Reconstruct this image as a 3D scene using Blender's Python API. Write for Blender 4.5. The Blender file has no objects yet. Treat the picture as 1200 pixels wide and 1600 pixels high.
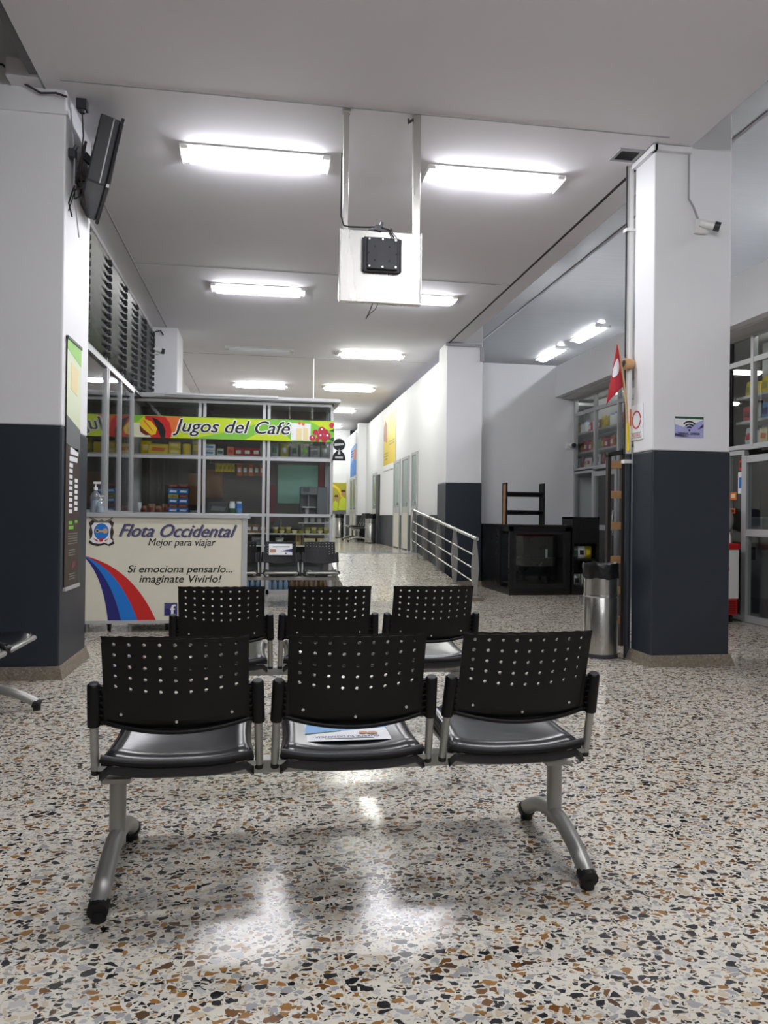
import bpy, bmesh, math, random
from math import sin, cos, pi, radians, sqrt
from mathutils import Vector, Matrix

random.seed(7)
S = bpy.context.scene
COL = S.collection

# ------------------------------------------------------------------ camera
cam = bpy.data.cameras.new('camera'); cam_o = bpy.data.objects.new('camera', cam); COL.objects.link(cam_o)
cam.sensor_fit = 'VERTICAL'; cam.sensor_height = 36.0; cam.lens = 36.0 * 1202.0 / 1600.0
cam.clip_start = 0.02; cam.clip_end = 200
_y, _p, _r = radians(8.95), radians(0.38), radians(0.66)
_fw = Vector((sin(_y) * cos(_p), cos(_y) * cos(_p), sin(_p)))
_rt0 = Vector((cos(_y), -sin(_y), 0)); _up0 = _rt0.cross(_fw)
_rt = _rt0 * cos(_r) + _up0 * sin(_r); _up = _up0 * cos(_r) - _rt0 * sin(_r)
_m = Matrix((_rt, _up, -_fw)).transposed().to_4x4(); _m.translation = (0, 0, 1.15)
cam_o.matrix_world = _m
S.camera = cam_o

# ------------------------------------------------------------------ light / exposure
LAMP = 36.0          # radiance of a lit fluorescent diffuser
SHOP = 8.0          # radiance of the tubes added to brighten the goods
w = bpy.data.worlds.new('night'); S.world = w; w.use_nodes = True
w.node_tree.nodes['Background'].inputs[0].default_value = (.75, .8, .9, 1)
w.node_tree.nodes['Background'].inputs[1].default_value = 0.02
S.view_settings.view_transform = 'Standard'; S.view_settings.look = 'None'
S.view_settings.exposure = 0.50; S.view_settings.gamma = 1.0; S.view_settings.use_curve_mapping = False
S.cycles.use_denoising = True
S.cycles.caustics_reflective = False; S.cycles.caustics_refractive = False
S.cycles.max_bounces = 8; S.cycles.diffuse_bounces = 4; S.cycles.glossy_bounces = 4
S.cycles.transparent_max_bounces = 16

# ------------------------------------------------------------------ materials
def lin(h):
    h = h.lstrip('#'); o = []
    for i in (0, 2, 4):
        c = int(h[i:i + 2], 16) / 255
        o.append(c / 12.92 if c <= .04045 else ((c + .055) / 1.055) ** 2.4)
    return (*o, 1)

def mat(name, col, rough=.5, metal=0., var=0., scale=8., bump=0., bscale=60., spec=.5, emit=0., stretch=None):
    m = bpy.data.materials.new(name); m.use_nodes = True
    nt = m.node_tree; N = nt.nodes; L = nt.links; b = N['Principled BSDF']
    c = lin(col)
    b.inputs['Base Color'].default_value = c; b.inputs['Roughness'].default_value = rough
    b.inputs['Metallic'].default_value = metal; b.inputs['Specular IOR Level'].default_value = spec
    if var or bump:
        tc = N.new('ShaderNodeTexCoord'); mp = N.new('ShaderNodeMapping'); L.new(tc.outputs['Object'], mp.inputs[0])
        if stretch: mp.inputs['Scale'].default_value = stretch
    if var:
        n = N.new('ShaderNodeTexNoise'); n.inputs['Scale'].default_value = scale; n.inputs['Detail'].default_value = 4
        L.new(mp.outputs[0], n.inputs['Vector'])
        r = N.new('ShaderNodeMix'); r.data_type = 'RGBA'
        r.inputs[6].default_value = tuple(x * (1 - var) for x in c[:3]) + (1,)
        r.inputs[7].default_value = tuple(min(1, x * (1 + var)) for x in c[:3]) + (1,)
        L.new(n.outputs['Fac'], r.inputs[0]); L.new(r.outputs[2], b.inputs['Base Color'])
        q = N.new('ShaderNodeMapRange'); q.inputs[3].default_value = max(.03, rough - .06); q.inputs[4].default_value = min(1, rough + .08)
        L.new(n.outputs['Fac'], q.inputs[0]); L.new(q.outputs[0], b.inputs['Roughness'])
    if bump:
        n2 = N.new('ShaderNodeTexNoise'); n2.inputs['Scale'].default_value = bscale; n2.inputs['Detail'].default_value = 3
        L.new(mp.outputs[0], n2.inputs['Vector'])
        bp = N.new('ShaderNodeBump'); bp.inputs['Strength'].default_value = bump; bp.inputs['Distance'].default_value = .01
        L.new(n2.outputs['Fac'], bp.inputs['Height']); L.new(bp.outputs[0], b.inputs['Normal'])
    if emit:
        b.inputs['Emission Color'].default_value = c; b.inputs['Emission Strength'].default_value = emit
    return m

def glass(name, tint='#f4f8f6', refl=1.0, rough=.0, frost=0.0):
    m = bpy.data.materials.new(name); m.use_nodes = True
    nt = m.node_tree; N = nt.nodes; L = nt.links; N.remove(N['Principled BSDF']); out = N['Material Output']
    t = N.new('ShaderNodeBsdfTransparent'); t.inputs[0].default_value = lin(tint)
    g = N.new('ShaderNodeBsdfGlossy'); g.inputs['Roughness'].default_value = rough
    lw = N.new('ShaderNodeLayerWeight'); lw.inputs[0].default_value = .5
    pw = N.new('ShaderNodeMath'); pw.operation = 'POWER'; pw.inputs[1].default_value = 5.0; L.new(lw.outputs['Facing'], pw.inputs[0])
    mu = N.new('ShaderNodeMath'); mu.operation = 'MULTIPLY_ADD'; mu.use_clamp = True; mu.inputs[1].default_value = .9 * refl; mu.inputs[2].default_value = .045 * refl
    L.new(pw.outputs[0], mu.inputs[0])
    mx = N.new('ShaderNodeMixShader'); L.new(mu.outputs[0], mx.inputs[0])
    src = t.outputs[0]
    if frost:
        d = N.new('ShaderNodeBsdfDiffuse'); d.inputs[0].default_value = lin(tint)
        m2 = N.new('ShaderNodeMixShader'); m2.inputs[0].default_value = frost
        L.new(t.outputs[0], m2.inputs[1]); L.new(d.outputs[0], m2.inputs[2]); src = m2.outputs[0]
    L.new(src, mx.inputs[1]); L.new(g.outputs[0], mx.inputs[2]); L.new(mx.outputs[0], out.inputs[0])
    return m

def terrazzo(name, seams=True, dirt=0.0):
    m = bpy.data.materials.new(name); m.use_nodes = True
    nt = m.node_tree; N = nt.nodes; L = nt.links; b = N['Principled BSDF']
    geo = N.new('ShaderNodeNewGeometry')
    def math_(op, a, c=None, clamp=False):
        n = N.new('ShaderNodeMath'); n.operation = op; n.use_clamp = clamp
        for i, x in enumerate((a, c)):
            if x is None: continue
            if isinstance(x, (int, float)): n.inputs[i].default_value = x
            else: L.new(x, n.inputs[i])
        return n.outputs[0]
    # small distortion makes the chips angular but not regular
    nz = N.new('ShaderNodeTexNoise'); nz.inputs['Scale'].default_value = 38; nz.inputs['Detail'].default_value = 2
    L.new(geo.outputs['Position'], nz.inputs['Vector'])
    vm = N.new('ShaderNodeVectorMath'); vm.operation = 'MULTIPLY_ADD'
    L.new(nz.outputs['Color'], vm.inputs[0]); vm.inputs[1].default_value = (.02, .02, 0); L.new(geo.outputs['Position'], vm.inputs[2])
    flat = N.new('ShaderNodeVectorMath'); flat.operation = 'MULTIPLY'; L.new(vm.outputs[0], flat.inputs[0]); flat.inputs[1].default_value = (.88, 1.14, 1)
    def layer(scale, lo, hi, keep, ramp):
        v = N.new('ShaderNodeTexVoronoi'); v.feature = 'F1'; v.inputs['Scale'].default_value = scale
        e = N.new('ShaderNodeTexVoronoi'); e.feature = 'DISTANCE_TO_EDGE'; e.inputs['Scale'].default_value = scale
        L.new(flat.outputs[0], v.inputs['Vector']); L.new(flat.outputs[0], e.inputs['Vector'])
        sp = N.new('ShaderNodeSeparateColor'); L.new(v.outputs['Color'], sp.inputs[0])
        thr = math_('MULTIPLY_ADD', sp.outputs[1], hi - lo); thr.node.inputs[2].default_value = lo
        ins = math_('GREATER_THAN', e.outputs['Distance'], thr)
        kp = math_('LESS_THAN', sp.outputs[2], keep)
        f = math_('MULTIPLY', ins, kp)
        cr = N.new('ShaderNodeValToRGB'); cr.color_ramp.interpolation = 'CONSTANT'
        el = cr.color_ramp.elements
        while len(el) < len(ramp): el.new(.5)
        for k, (p, c) in enumerate(ramp): el[k].position = p; el[k].color = lin(c)
        L.new(sp.outputs[0], cr.inputs[0])
        return f, cr.outputs[0]
    f1, c1 = layer(38, .05, .24, .80, [(0, '#1d1e21'), (.24, '#2e2f33'), (.34, '#6f4a22'), (.46, '#936a38'), (.58, '#57402c'), (.64, '#9b9b9b'), (.78, '#b9b8b4'), (.90, '#c2b49c')])
    f2, c2 = layer(76, .05, .22, .74, [(0, '#27272a'), (.22, '#4b3a2c'), (.34, '#836030'), (.50, '#a9a9a8'), (.75, '#8d8d8d'), (.9, '#b59b76')])
    base = N.new('ShaderNodeTexNoise'); base.inputs['Scale'].default_value = 2.2; base.inputs['Detail'].default_value = 5
    L.new(geo.outputs['Position'], base.inputs['Vector'])
    bc = N.new('ShaderNodeMix'); bc.data_type = 'RGBA'
    ca, cb = ('#ccc6b6', '#ddd9cc') if not dirt else ('#6f6658', '#837969')
    bc.inputs[6].default_value = lin(ca); bc.inputs[7].default_value = lin(cb); L.new(base.outputs['Fac'], bc.inputs[0])
    def over(fac, a, bb):
        x = N.new('ShaderNodeMix'); x.data_type = 'RGBA'; L.new(fac, x.inputs[0]); L.new(a, x.inputs[6]); L.new(bb, x.inputs[7]); return x.outputs[2]
    if dirt:
        col = over(math_('MULTIPLY', f2, .35), bc.outputs[2], c2)
    else:
        col = over(f2, bc.outputs[2], c2); col = over(f1, col, c1)
    if seams:
        xyz = N.new('ShaderNodeSeparateXYZ'); L.new(geo.outputs['Position'], xyz.inputs[0])
        tot = None
        for ax, off in ((0, .79), (1, .13)):
            t = math_('FRACT', math_('DIVIDE', math_('ADD', xyz.outputs[ax], off + 80 * .4), .4))
            d = math_('LESS_THAN', math_('ABSOLUTE', math_('SUBTRACT', t, .5)), .0042)
            tot = d if tot is None else math_('MAXIMUM', tot, d)
        sc = N.new('ShaderNodeRGB'); sc.outputs[0].default_value = lin('#c6bda8')
        col = over(math_('MULTIPLY', tot, .85), col, sc.outputs[0])
    L.new(col, b.inputs['Base Color'])
    rr = N.new('ShaderNodeMapRange'); rr.inputs[3].default_value = .10 if not dirt else .5; rr.inputs[4].default_value = .24 if not dirt else .7
    L.new(base.outputs['Fac'], rr.inputs[0]); L.new(rr.outputs[0], b.inputs['Roughness'])
    bp = N.new('ShaderNodeBump'); bp.inputs['Strength'].default_value = .05; bp.inputs['Distance'].default_value = .002
    n3 = N.new('ShaderNodeTexNoise'); n3.inputs['Scale'].default_value = 25; L.new(geo.outputs['Position'], n3.inputs['Vector'])
    L.new(n3.outputs['Fac'], bp.inputs['Height']); L.new(bp.outputs[0], b.inputs['Normal'])
    return m

M = dict(
    floor=terrazzo('polished terrazzo'), skirt=terrazzo('worn terrazzo skirting', False, 1.0),
    ceil=mat('ceiling paint', '#eae8ee', .75, var=.03, scale=1.5),
    wall=mat('white wall paint', '#eaebed', .55, var=.03, scale=2.0, bump=.04, bscale=90),
    band=mat('dark slate wall paint', '#232b34', .42, var=.06, scale=3),
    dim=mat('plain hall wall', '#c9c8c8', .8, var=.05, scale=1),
    gloom=mat('hall paint with shade in the colour', '#77757a', .8, var=.05, scale=1), shopin=mat('shop back wall', '#5d5854', .7, var=.15, scale=2),  # gloom: shade of the less lit entrance side put into the paint colour
    pvc=mat('glossy ceiling panels', '#a6a8a8', .12, var=.03, scale=3, bump=.25, bscale=5, stretch=(.25, 3.0, 1)),
    seam=mat('dark joint', '#3a3a3e', .8), paleseam=mat('pale joint', '#a8a8ad', .8),
    plastic=mat('black moulded plastic', '#0b0b0d', .42, var=.12, scale=30, bump=.05, bscale=500, spec=.3),
    seatpl=mat('worn black seat plastic', '#1d1d21', .23, bump=0, bscale=300),
    silver=mat('grey silver painted steel', '#a3a39e', .38, .55, var=.10, scale=20),
    rubber=mat('black rubber', '#0d0d0e', .6),
    chrome=mat('bright metal', '#d8d8d8', .2, 1.0), steel=mat('brushed stainless steel', '#c2c1bc', .27, 1.0, var=.10, scale=6, stretch=(1, 1, .2)),
    alu=mat('grey anodised aluminium', '#b9bbbc', .38, .25, var=.05, scale=10),
    darkalu=mat('dull aluminium', '#85878a', .4, .3, var=.06),
    cream=mat('cream laminate', '#dedbc8', .4, var=.02), cream2=mat('cream door panel', '#d5d2c3', .45),
    black=mat('black laminate', '#100f11', .28, var=.1, scale=4), blackmatt=mat('matt black', '#0c0c0d', .6),
    grey=mat('grey plastic', '#6e7074', .45), dkgrey=mat('dark grey plastic', '#34363b', .45, var=.05),
    white=mat('white plastic', '#e9e9e6', .4), paper=mat('white paper', '#eef0f2', .7),
    ink=mat('black ink', '#0f0f12', .6), navy=mat('navy ink', '#22206f', .5), blue=mat('blue ink', '#1277d0', .5), red=mat('red ink', '#c4201c', .5),
    dkred=mat('dark red', '#6d1a1c', .5), purple=mat('violet ink', '#423f70', .5), shadowink=mat('grey ink', '#77776d', .6),
    brown=mat('dark brown', '#3a2a20', .6, var=.2), gold=mat('gold ink', '#c9a574', .5), skyblue=mat('pale blue', '#5f9cd6', .4),
    lime=mat('lime green print', '#c2d81e', .45), green=mat('green print', '#7cc03c', .45), yellow=mat('yellow print', '#e6c81f', .45),
    ppale=mat('pale print', '#dfe8c8', .5), orange=mat('orange print', '#d9702a', .5), cherry=mat('cherry red print', '#b5123c', .35),
    peach=mat('cream print', '#ead9a0', .5), wine=mat('wine red', '#7a1c2c', .5), leaf=mat('dark green', '#1f5a34', .5),
    kraft=mat('kraft brown', '#8f6b4c', .6, var=.25), wood=mat('light wood', '#c59a6c', .55, var=.12, scale=14, stretch=(1, 8, 1)), bamboo=mat('bamboo', '#c7a878', .5, var=.1),
    darkwood=mat('dark stained wood', '#2c2523', .45, var=.15, scale=10),
    flag=mat('red cloth', '#b8303a', .8, var=.08, scale=20), bag=mat('black bin bag', '#121314', .28, bump=.5, bscale=35),
    lav=mat('lavender print', '#a9addc', .5), frosted=glass('frosted green glass', '#9fb5ab', .8, .1, .75),
    glass=glass('clear glass', '#f4f7f6', 1.0), darkglass=glass('dark glass', '#55595c', 1.3), louvre=mat('dark louvre glass', '#26282b', .3, var=.2), gel=mat('clear gel', '#c5cfd6', .12),
    water=mat('blue water bottle', '#7fa3c8', .15, spec=.8), clear=glass('clear plastic', '#e8eef2', 2.2, .08, .12), tea=mat('brown bottle', '#7b5427', .2),
    screen=mat('screen', '#0b0c12', .12), magenta=mat('magenta print', '#b23a86', .45), teal=mat('teal board', '#7fae9d', .5), olive=mat('olive print', '#a9a332', .5),
    skin=mat('printed skin', '#b98a68', .6), hivis=mat('printed yellow green', '#c9d83a', .6), foil=mat('silver foil', '#9fa3a0', .3, .5, bump=.3, bscale=60),
)
def emissive(name, col, s):
    m = bpy.data.materials.new(name); m.use_nodes = True; b = m.node_tree.nodes['Principled BSDF']
    b.inputs['Base Color'].default_value = (.9, .9, .9, 1); b.inputs['Emission Color'].default_value = (*col, 1); b.inputs['Emission Strength'].default_value = s
    return m
M['lamp'] = emissive('lit diffuser', (.945, .945, 1.0), LAMP)
M['lampg'] = emissive('lit diffuser, greenish', (.98, 1.0, .93), LAMP)
M['fill_glow'] = emissive('added tube glow', (1, .98, .95), SHOP)

# ------------------------------------------------------------------ mesh helpers
class MB:
    def __init__(s): s.v = []; s.f = []; s.m = []
    def add(s, vs, fs, mi=0):
        o = len(s.v); s.v += [tuple(v) for v in vs]; s.f += [tuple(i + o for i in f) for f in fs]; s.m += [mi] * len(fs); return s
    def box(s, x0, x1, y0, y1, z0, z1, mi=0):
        return s.add([(x, y, z) for x in (x0, x1) for y in (y0, y1) for z in (z0, z1)],
                     [(0, 1, 3, 2), (4, 6, 7, 5), (0, 4, 5, 1), (2, 3, 7, 6), (0, 2, 6, 4), (1, 5, 7, 3)], mi)
    def hexa(s, p, mi=0):   # 8 points, order as box
        return s.add(p, [(0, 1, 3, 2), (4, 6, 7, 5), (0, 4, 5, 1), (2, 3, 7, 6), (0, 2, 6, 4), (1, 5, 7, 3)], mi)
    def bar(s, a, b, w_, h_, mi=0, up=(0, 0, 1)):
        a = Vector(a); b = Vector(b); d = (b - a).normalized(); u = Vector(up)
        if abs(d.dot(u)) > .98: u = Vector((0, 1, 0))
        r = d.cross(u).normalized() * w_ / 2; u = r.cross(d).normalized() * h_ / 2
        return s.hexa([a - r - u, a - r + u, a + r - u, a + r + u, b - r - u, b - r + u, b + r - u, b + r + u], mi)
    def tube(s, pts, r, n=10, mi=0, caps=True):
        pts = [Vector(p) for p in pts]; rs = r if isinstance(r, (list, tuple)) else [r] * len(pts)
        vs = []; prev = None
        for i, p in enumerate(pts):
            d = (pts[min(i + 1, len(pts) - 1)] - pts[max(i - 1, 0)]).normalized()
            u = prev if prev is not None else (Vector((0, 0, 1)) if abs(d.z) < .9 else Vector((0, 1, 0)))
            x = (u - d * u.dot(d)).normalized(); prev = x; y = d.cross(x)
            for k in range(n):
                a = 2 * pi * k / n; vs.append(p + (x * cos(a) + y * sin(a)) * rs[i])
        fs = []
        for i in range(len(pts) - 1):
            for k in range(n):
                k2 = (k + 1) % n; fs.append((i * n + k, i * n + k2, (i + 1) * n + k2, (i + 1) * n + k))
        if caps: fs.append(tuple(reversed(range(n)))); fs.append(tuple((len(pts) - 1) * n + k for k in range(n)))
        return s.add(vs, fs, mi)
    def lathe(s, prof, c=(0, 0, 0), n=20, mi=0, caps=True):
        vs = [(c[0] + r * cos(2 * pi * k / n), c[1] + r * sin(2 * pi * k / n), c[2] + z) for r, z in prof for k in range(n)]
        fs = [(i * n + k, i * n + (k + 1) % n, (i + 1) * n + (k + 1) % n, (i + 1) * n + k) for i in range(len(prof) - 1) for k in range(n)]
        if caps: fs.append(tuple(reversed(range(n)))); fs.append(tuple((len(prof) - 1) * n + k for k in range(n)))
        return s.add(vs, fs, mi)
    def prism(s, poly, fn, d0, d1, mi=0):   # fn(a,b,d)->xyz
        n = len(poly); vs = [fn(a, b, d0) for a, b in poly] + [fn(a, b, d1) for a, b in poly]
        fs = [tuple(reversed(range(n))), tuple(range(n, 2 * n))] + [(i, (i + 1) % n, n + (i + 1) % n, n + i) for i in range(n)]
        return s.add(vs, fs, mi)
    def grid(s, fn, nu, nv, mi=0):
        vs = [fn(i / nu, j / nv) for j in range(nv + 1) for i in range(nu + 1)]
        fs = [(j * (nu + 1) + i, j * (nu + 1) + i + 1, (j + 1) * (nu + 1) + i + 1, (j + 1) * (nu + 1) + i) for j in range(nv) for i in range(nu)]
        return s.add(vs, fs, mi)
    def build(s, name, mats, parent=None, loc=None, smooth=None, bevel=0, solid=0, sub=0, weld=False):
        me = bpy.data.meshes.new(name); me.from_pydata(s.v, [], s.f)
        if not isinstance(mats, (list, tuple)): mats = [mats]
        for m in mats: me.materials.append(M[m] if isinstance(m, str) else m)
        me.polygons.foreach_set('material_index', s.m)
        bm = bmesh.new(); bm.from_mesh(me)
        if weld: bmesh.ops.remove_doubles(bm, verts=bm.verts, dist=1e-5)
        bmesh.ops.recalc_face_normals(bm, faces=bm.faces); bm.to_mesh(me); bm.free()
        if smooth:
            me.shade_smooth(); me.set_sharp_from_angle(angle=radians(smooth))
        o = bpy.data.objects.new(name, me); COL.objects.link(o)
        if parent: o.parent = parent
        if loc: o.location = loc
        if solid:
            q = o.modifiers.new('solid', 'SOLIDIFY'); q.thickness = solid; q.offset = 0
        if bevel:
            q = o.modifiers.new('bevel', 'BEVEL'); q.width = bevel; q.segments = 2; q.limit_method = 'ANGLE'
        if sub:
            q = o.modifiers.new('sub', 'SUBSURF'); q.levels = sub; q.render_levels = sub
        return o

def tag(o, label, cat, group=None, kind=None):
    if label: o['label'] = label
    if cat: o['category'] = cat
    if group: o['group'] = group
    if kind: o['kind'] = kind
    return o
def thing(name, label, cat, loc=(0, 0, 0), rotz=0., group=None):
    o = bpy.data.objects.new(name, None); COL.objects.link(o); o.empty_display_size = .1
    o.location = loc; o.rotation_euler = (0, 0, rotz)
    return tag(o, label, cat, group)
def struct(name, mb, mats, label=None, parent=None, **k):
    o = mb.build(name, mats, parent, **k)
    o['kind'] = 'structure'
    if label: o['label'] = label
    return o
def copy_tree(o, parent=None):
    c = o.copy(); COL.objects.link(c)
    if parent: c.parent = parent
    for ch in list(o.children): copy_tree(ch, c)
    return c
def dup(o, loc, rotz, label, group=None):
    c = copy_tree(o); c.location = loc; c.rotation_euler = (0, 0, rotz); c['label'] = label
    if group: c['group'] = group
    return c
def plane(O, R, U):
    O = Vector(O); R = Vector(R).normalized(); U = Vector(U).normalized(); Nn = R.cross(U)
    return lambda a, b, d=0: tuple(O + R * a + U * b + Nn * d)
def circ(cx, cy, rx, ry=None, n=24, a0=0, a1=360):
    ry = ry or rx; full = abs(a1 - a0) >= 360
    return [(cx + rx * cos(radians(a0 + (a1 - a0) * k / (n if full else n - 1))), cy + ry * sin(radians(a0 + (a1 - a0) * k / (n if full else n - 1)))) for k in range(n)]
def arcband(cx, cy, r0, r1, a0, a1, n=12):
    return circ(cx, cy, r1, None, n, a0, a1) + circ(cx, cy, r0, None, n, a1, a0)
def decal(name, polys, fn, m, parent=None, lay=1, t=.0012):
    mb = MB()
    for i, p in enumerate(polys): mb.prism(p, fn, 0.0, lay * t + i * .00009)
    return mb.build(name, m, parent)
def rect(a0, a1, b0, b1): return [(a0, b0), (a1, b0), (a1, b1), (a0, b1)]
_txt = {}
def text(name, body, fn, a0, a1, b0, b1, m, parent=None, lay=1, shear=0., bold=0., t=.0012, tight=False):
    """lettering fitted to the rectangle a0..a1, b0..b1 of a plane"""
    key = (body, shear, bold)
    if key not in _txt:
        cu = bpy.data.curves.new('lettering', 'FONT'); cu.body = body; cu.size = 1; cu.shear = shear; cu.resolution_u = 4; cu.fill_mode = 'FRONT'
        ob = bpy.data.objects.new('lettering', cu); COL.objects.link(ob)
        me = bpy.data.meshes.new_from_object(ob.evaluated_get(bpy.context.evaluated_depsgraph_get()))
        v0 = [v.co.copy() for v in me.vertices]; f0 = [tuple(p.vertices) for p in me.polygons]
        bpy.data.objects.remove(ob); bpy.data.curves.remove(cu); bpy.data.meshes.remove(me)
        offs = [(0, 0)]
        if bold > .03: offs += [(bold * cos(2 * pi * k / 12), bold * sin(2 * pi * k / 12)) for k in range(12)]
        elif bold: offs = [(-bold, 0), (0, 0), (bold, 0), (0, bold * .5)]
        vs = []; fs = []
        for q, (dx, dy) in enumerate(offs):
            o_ = len(vs); vs += [Vector((v.x + dx, v.y + dy, q * .012)) for v in v0]; fs += [tuple(i + o_ for i in f) for f in f0]
        _txt[key] = (vs, fs)
    vs, fs = _txt[key]
    xs = [v.x for v in vs]; ys = [v.y for v in vs]; X0, X1, Y0, Y1 = min(xs), max(xs), min(ys), max(ys)
    mb = MB(); mb.add([fn(a0 + (v.x - X0) / (X1 - X0) * (a1 - a0), b0 + (v.y - Y0) / (Y1 - Y0) * (b1 - b0), lay * t + v.z * .004) for v in vs], fs)
    return mb.build(name, m, parent)

# ================================================================== SETTING
CZ = 4.10            # main ceiling
HZ = 4.80            # glossy ceiling over the shops
FZ = .45             # raised corridor floor

struct('floor', MB().box(-7, 13, -9, 14.75, -.2, 0), 'floor', 'polished terrazzo floor with black, brown and grey chips')
rm = MB(); rm.add([(1.2, 10.4, 0.001), (3.02, 10.4, 0.001), (1.2, 14.75, FZ), (3.02, 14.75, FZ), (1.2, 14.75, 0), (3.02, 14.75, 0)],
                  [(0, 1, 3, 2), (2, 3, 5, 4), (0, 2, 4), (1, 5, 3), (0, 4, 5, 1)])
struct('floor_ramp', rm, 'floor', 'terrazzo ramp rising to the corridor beside the railing')
struct('floor_corridor', MB().box(-1.75, 3.1, 14.75, 26.2, -.2, FZ), 'floor', 'raised corridor floor beyond the ramp')
struct('trim_1', MB().box(1.2, 3.0, 14.73, 14.77, FZ - .03, FZ + .004), 'skyblue', 'bluish strip across the top of the ramp')

struct('ceiling', MB().box(-1.53, 3.30, -9, 5.5, CZ, CZ + .12).box(-1.75, 3.30, 5.5, 26.2, CZ, CZ + .12), 'ceil', 'flat pale main ceiling carrying the fluorescent lamps')
struct('ceiling_shops', MB().box(3.30, 13, -9, 26, HZ, HZ + .1), 'pvc', 'higher glossy panel ceiling above the shops')
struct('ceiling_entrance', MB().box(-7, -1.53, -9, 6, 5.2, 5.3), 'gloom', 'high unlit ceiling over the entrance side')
sm = MB()
for y in (5.5, 9.35, 14.35):
    sm.box(-1.4 if y < 6 else -1.53, 3.06, y - .006, y + .006, CZ - .004, CZ + .01)
struct('trim_2', sm, 'paleseam', 'thin joints crossing the main ceiling')
struct('trim_3', MB().box(3.05, 3.075, 5.7, 13.0, CZ - .006, CZ + .01), 'seam', 'dark joint running along the ceiling edge')
struct('trim_4', MB().box(-1.54, -1.525, 5.5, 26, CZ - .004, CZ + .01), 'paleseam', 'joint along the ceiling edge over the louvre windows')
struct('beam_edge', MB().box(3.22, 3.297, -9, 26, CZ + .02, HZ).box(-1.6, -1.53, -9, 5.5, CZ + .02, 5.2), 'gloom', 'upstand above the ceiling edge')
struct('trim_5', MB().box(4.38, 4.42, 2, 26, HZ - .012, HZ + .01).box(7.2, 7.24, 2, 26, HZ - .012, HZ + .01), 'paleseam', 'joint strips of the glossy ceiling')

def pillar(name, x0, x1, y0, y1, top, band, label, z0=0.):
    o = MB().box(x0, x1, y0, y1, band, top).build(name, 'wall', bevel=.012); o['kind'] = 'structure'; o['label'] = label
    e = .004
    MB().box(x0 - e, x1 + e, y0 - e, y1 + e, z0, band).build('painted_band', 'band', o, bevel=.012)
    s_ = MB(); b0, b1 = .038, .012; h0, h1 = z0, z0 + .09
    s_.hexa([(x0 - b0, y0 - b0, h0), (x0 - b1, y0 - b1, h1), (x0 - b0, y1 + b0, h0), (x0 - b1, y1 + b1, h1),
             (x1 + b0, y0 - b0, h0), (x1 + b1, y0 - b1, h1), (x1 + b0, y1 + b0, h0), (x1 + b1, y1 + b1, h1)])
    s_.build('skirting', 'skirt', o)
    return o
pillar('pillar_entrance', -2.06, -1.39, 5.63, 6.42, 5.2, 1.76, 'white and dark pillar carrying the monitor and the hanging banner')
pillar('pillar_shop', 3.02, 3.68, 5.64, 5.965, HZ, 1.70, 'white and dark pillar with the wireless sign and a camera')
pillar('pillar_ramp', 3.03, 3.65, 12.6, 13.22, HZ, 1.74, 'white and dark pillar behind the ramp railing')
pillar('pillar_kiosk', -2.06, -1.36, 12.5, 13.3, CZ, .5, 'white pillar rising behind the juice kiosk')
struct('trim_6', MB().box(-2.1, -1.375, 5.612, 5.65, 3.925, 3.95), 'wall', 'thin moulding round the pillar with the monitor')
struct('trim_7', MB().box(3.0, 3.31, 5.60, 5.66, CZ - .05, CZ - .005).box(2.985, 3.02, 5.60, 5.96, CZ - .05, CZ - .005), 'wall', 'moulding at the top of the pillar with the wireless sign')
struct('trim_8', MB().box(3.0, 3.62, 12.56, 12.61, CZ - .06, CZ - .015).box(3.60, 3.66, 12.56, 12.61, 3.80, CZ - .06), 'paleseam', 'moulding at the top of the pillar behind the railing')

# left side: low wall, wall above the kiosk, entrance area
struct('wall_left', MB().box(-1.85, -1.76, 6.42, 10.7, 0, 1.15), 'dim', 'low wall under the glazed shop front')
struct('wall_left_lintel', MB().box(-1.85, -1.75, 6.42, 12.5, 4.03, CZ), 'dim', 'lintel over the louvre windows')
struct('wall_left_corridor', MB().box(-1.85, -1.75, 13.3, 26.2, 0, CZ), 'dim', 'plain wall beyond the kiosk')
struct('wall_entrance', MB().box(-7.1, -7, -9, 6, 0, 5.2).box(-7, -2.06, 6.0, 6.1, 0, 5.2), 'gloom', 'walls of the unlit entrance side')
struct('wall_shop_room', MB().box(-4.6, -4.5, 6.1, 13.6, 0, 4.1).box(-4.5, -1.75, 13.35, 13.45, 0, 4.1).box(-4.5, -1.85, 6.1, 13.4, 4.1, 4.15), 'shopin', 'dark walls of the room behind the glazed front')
struct('wall_back', MB().box(-7, 13, -9.1, -9, 0, 5.3), 'wall', 'white wall of the hall behind the viewer')
# right side
struct('wall_far', MB().box(3.60, 5.5, 13.0, 13.12, 0, 3.87), 'wall', 'white wall behind the black display counter')
struct('wall_right', MB().box(5.10, 5.22, -4, 13.0, 3.31, 3.85).box(5.22, 7.6, -4, 13.7, 3.31, 3.36), 'wall', 'white fascia above the shop windows')
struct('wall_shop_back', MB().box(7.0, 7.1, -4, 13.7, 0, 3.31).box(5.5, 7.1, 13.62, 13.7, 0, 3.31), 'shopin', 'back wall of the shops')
struct('bounce_slab', MB().box(3.2, 12.9, 13.12, 25.8, 3.2, 3.25).box(7.6, 12.9, -9, 13.12, 3.31, 3.36), 'wall', 'added white slabs bouncing light up to the high ceiling')  # unseen slabs added to throw lamp light back onto the glossy ceiling
struct('wall_end', MB().box(3.3, 13, 25.8, 26, 0, HZ).box(12.9, 13, -9, 26, 0, HZ), 'dim', 'far walls of the hall beyond the shops')
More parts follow.
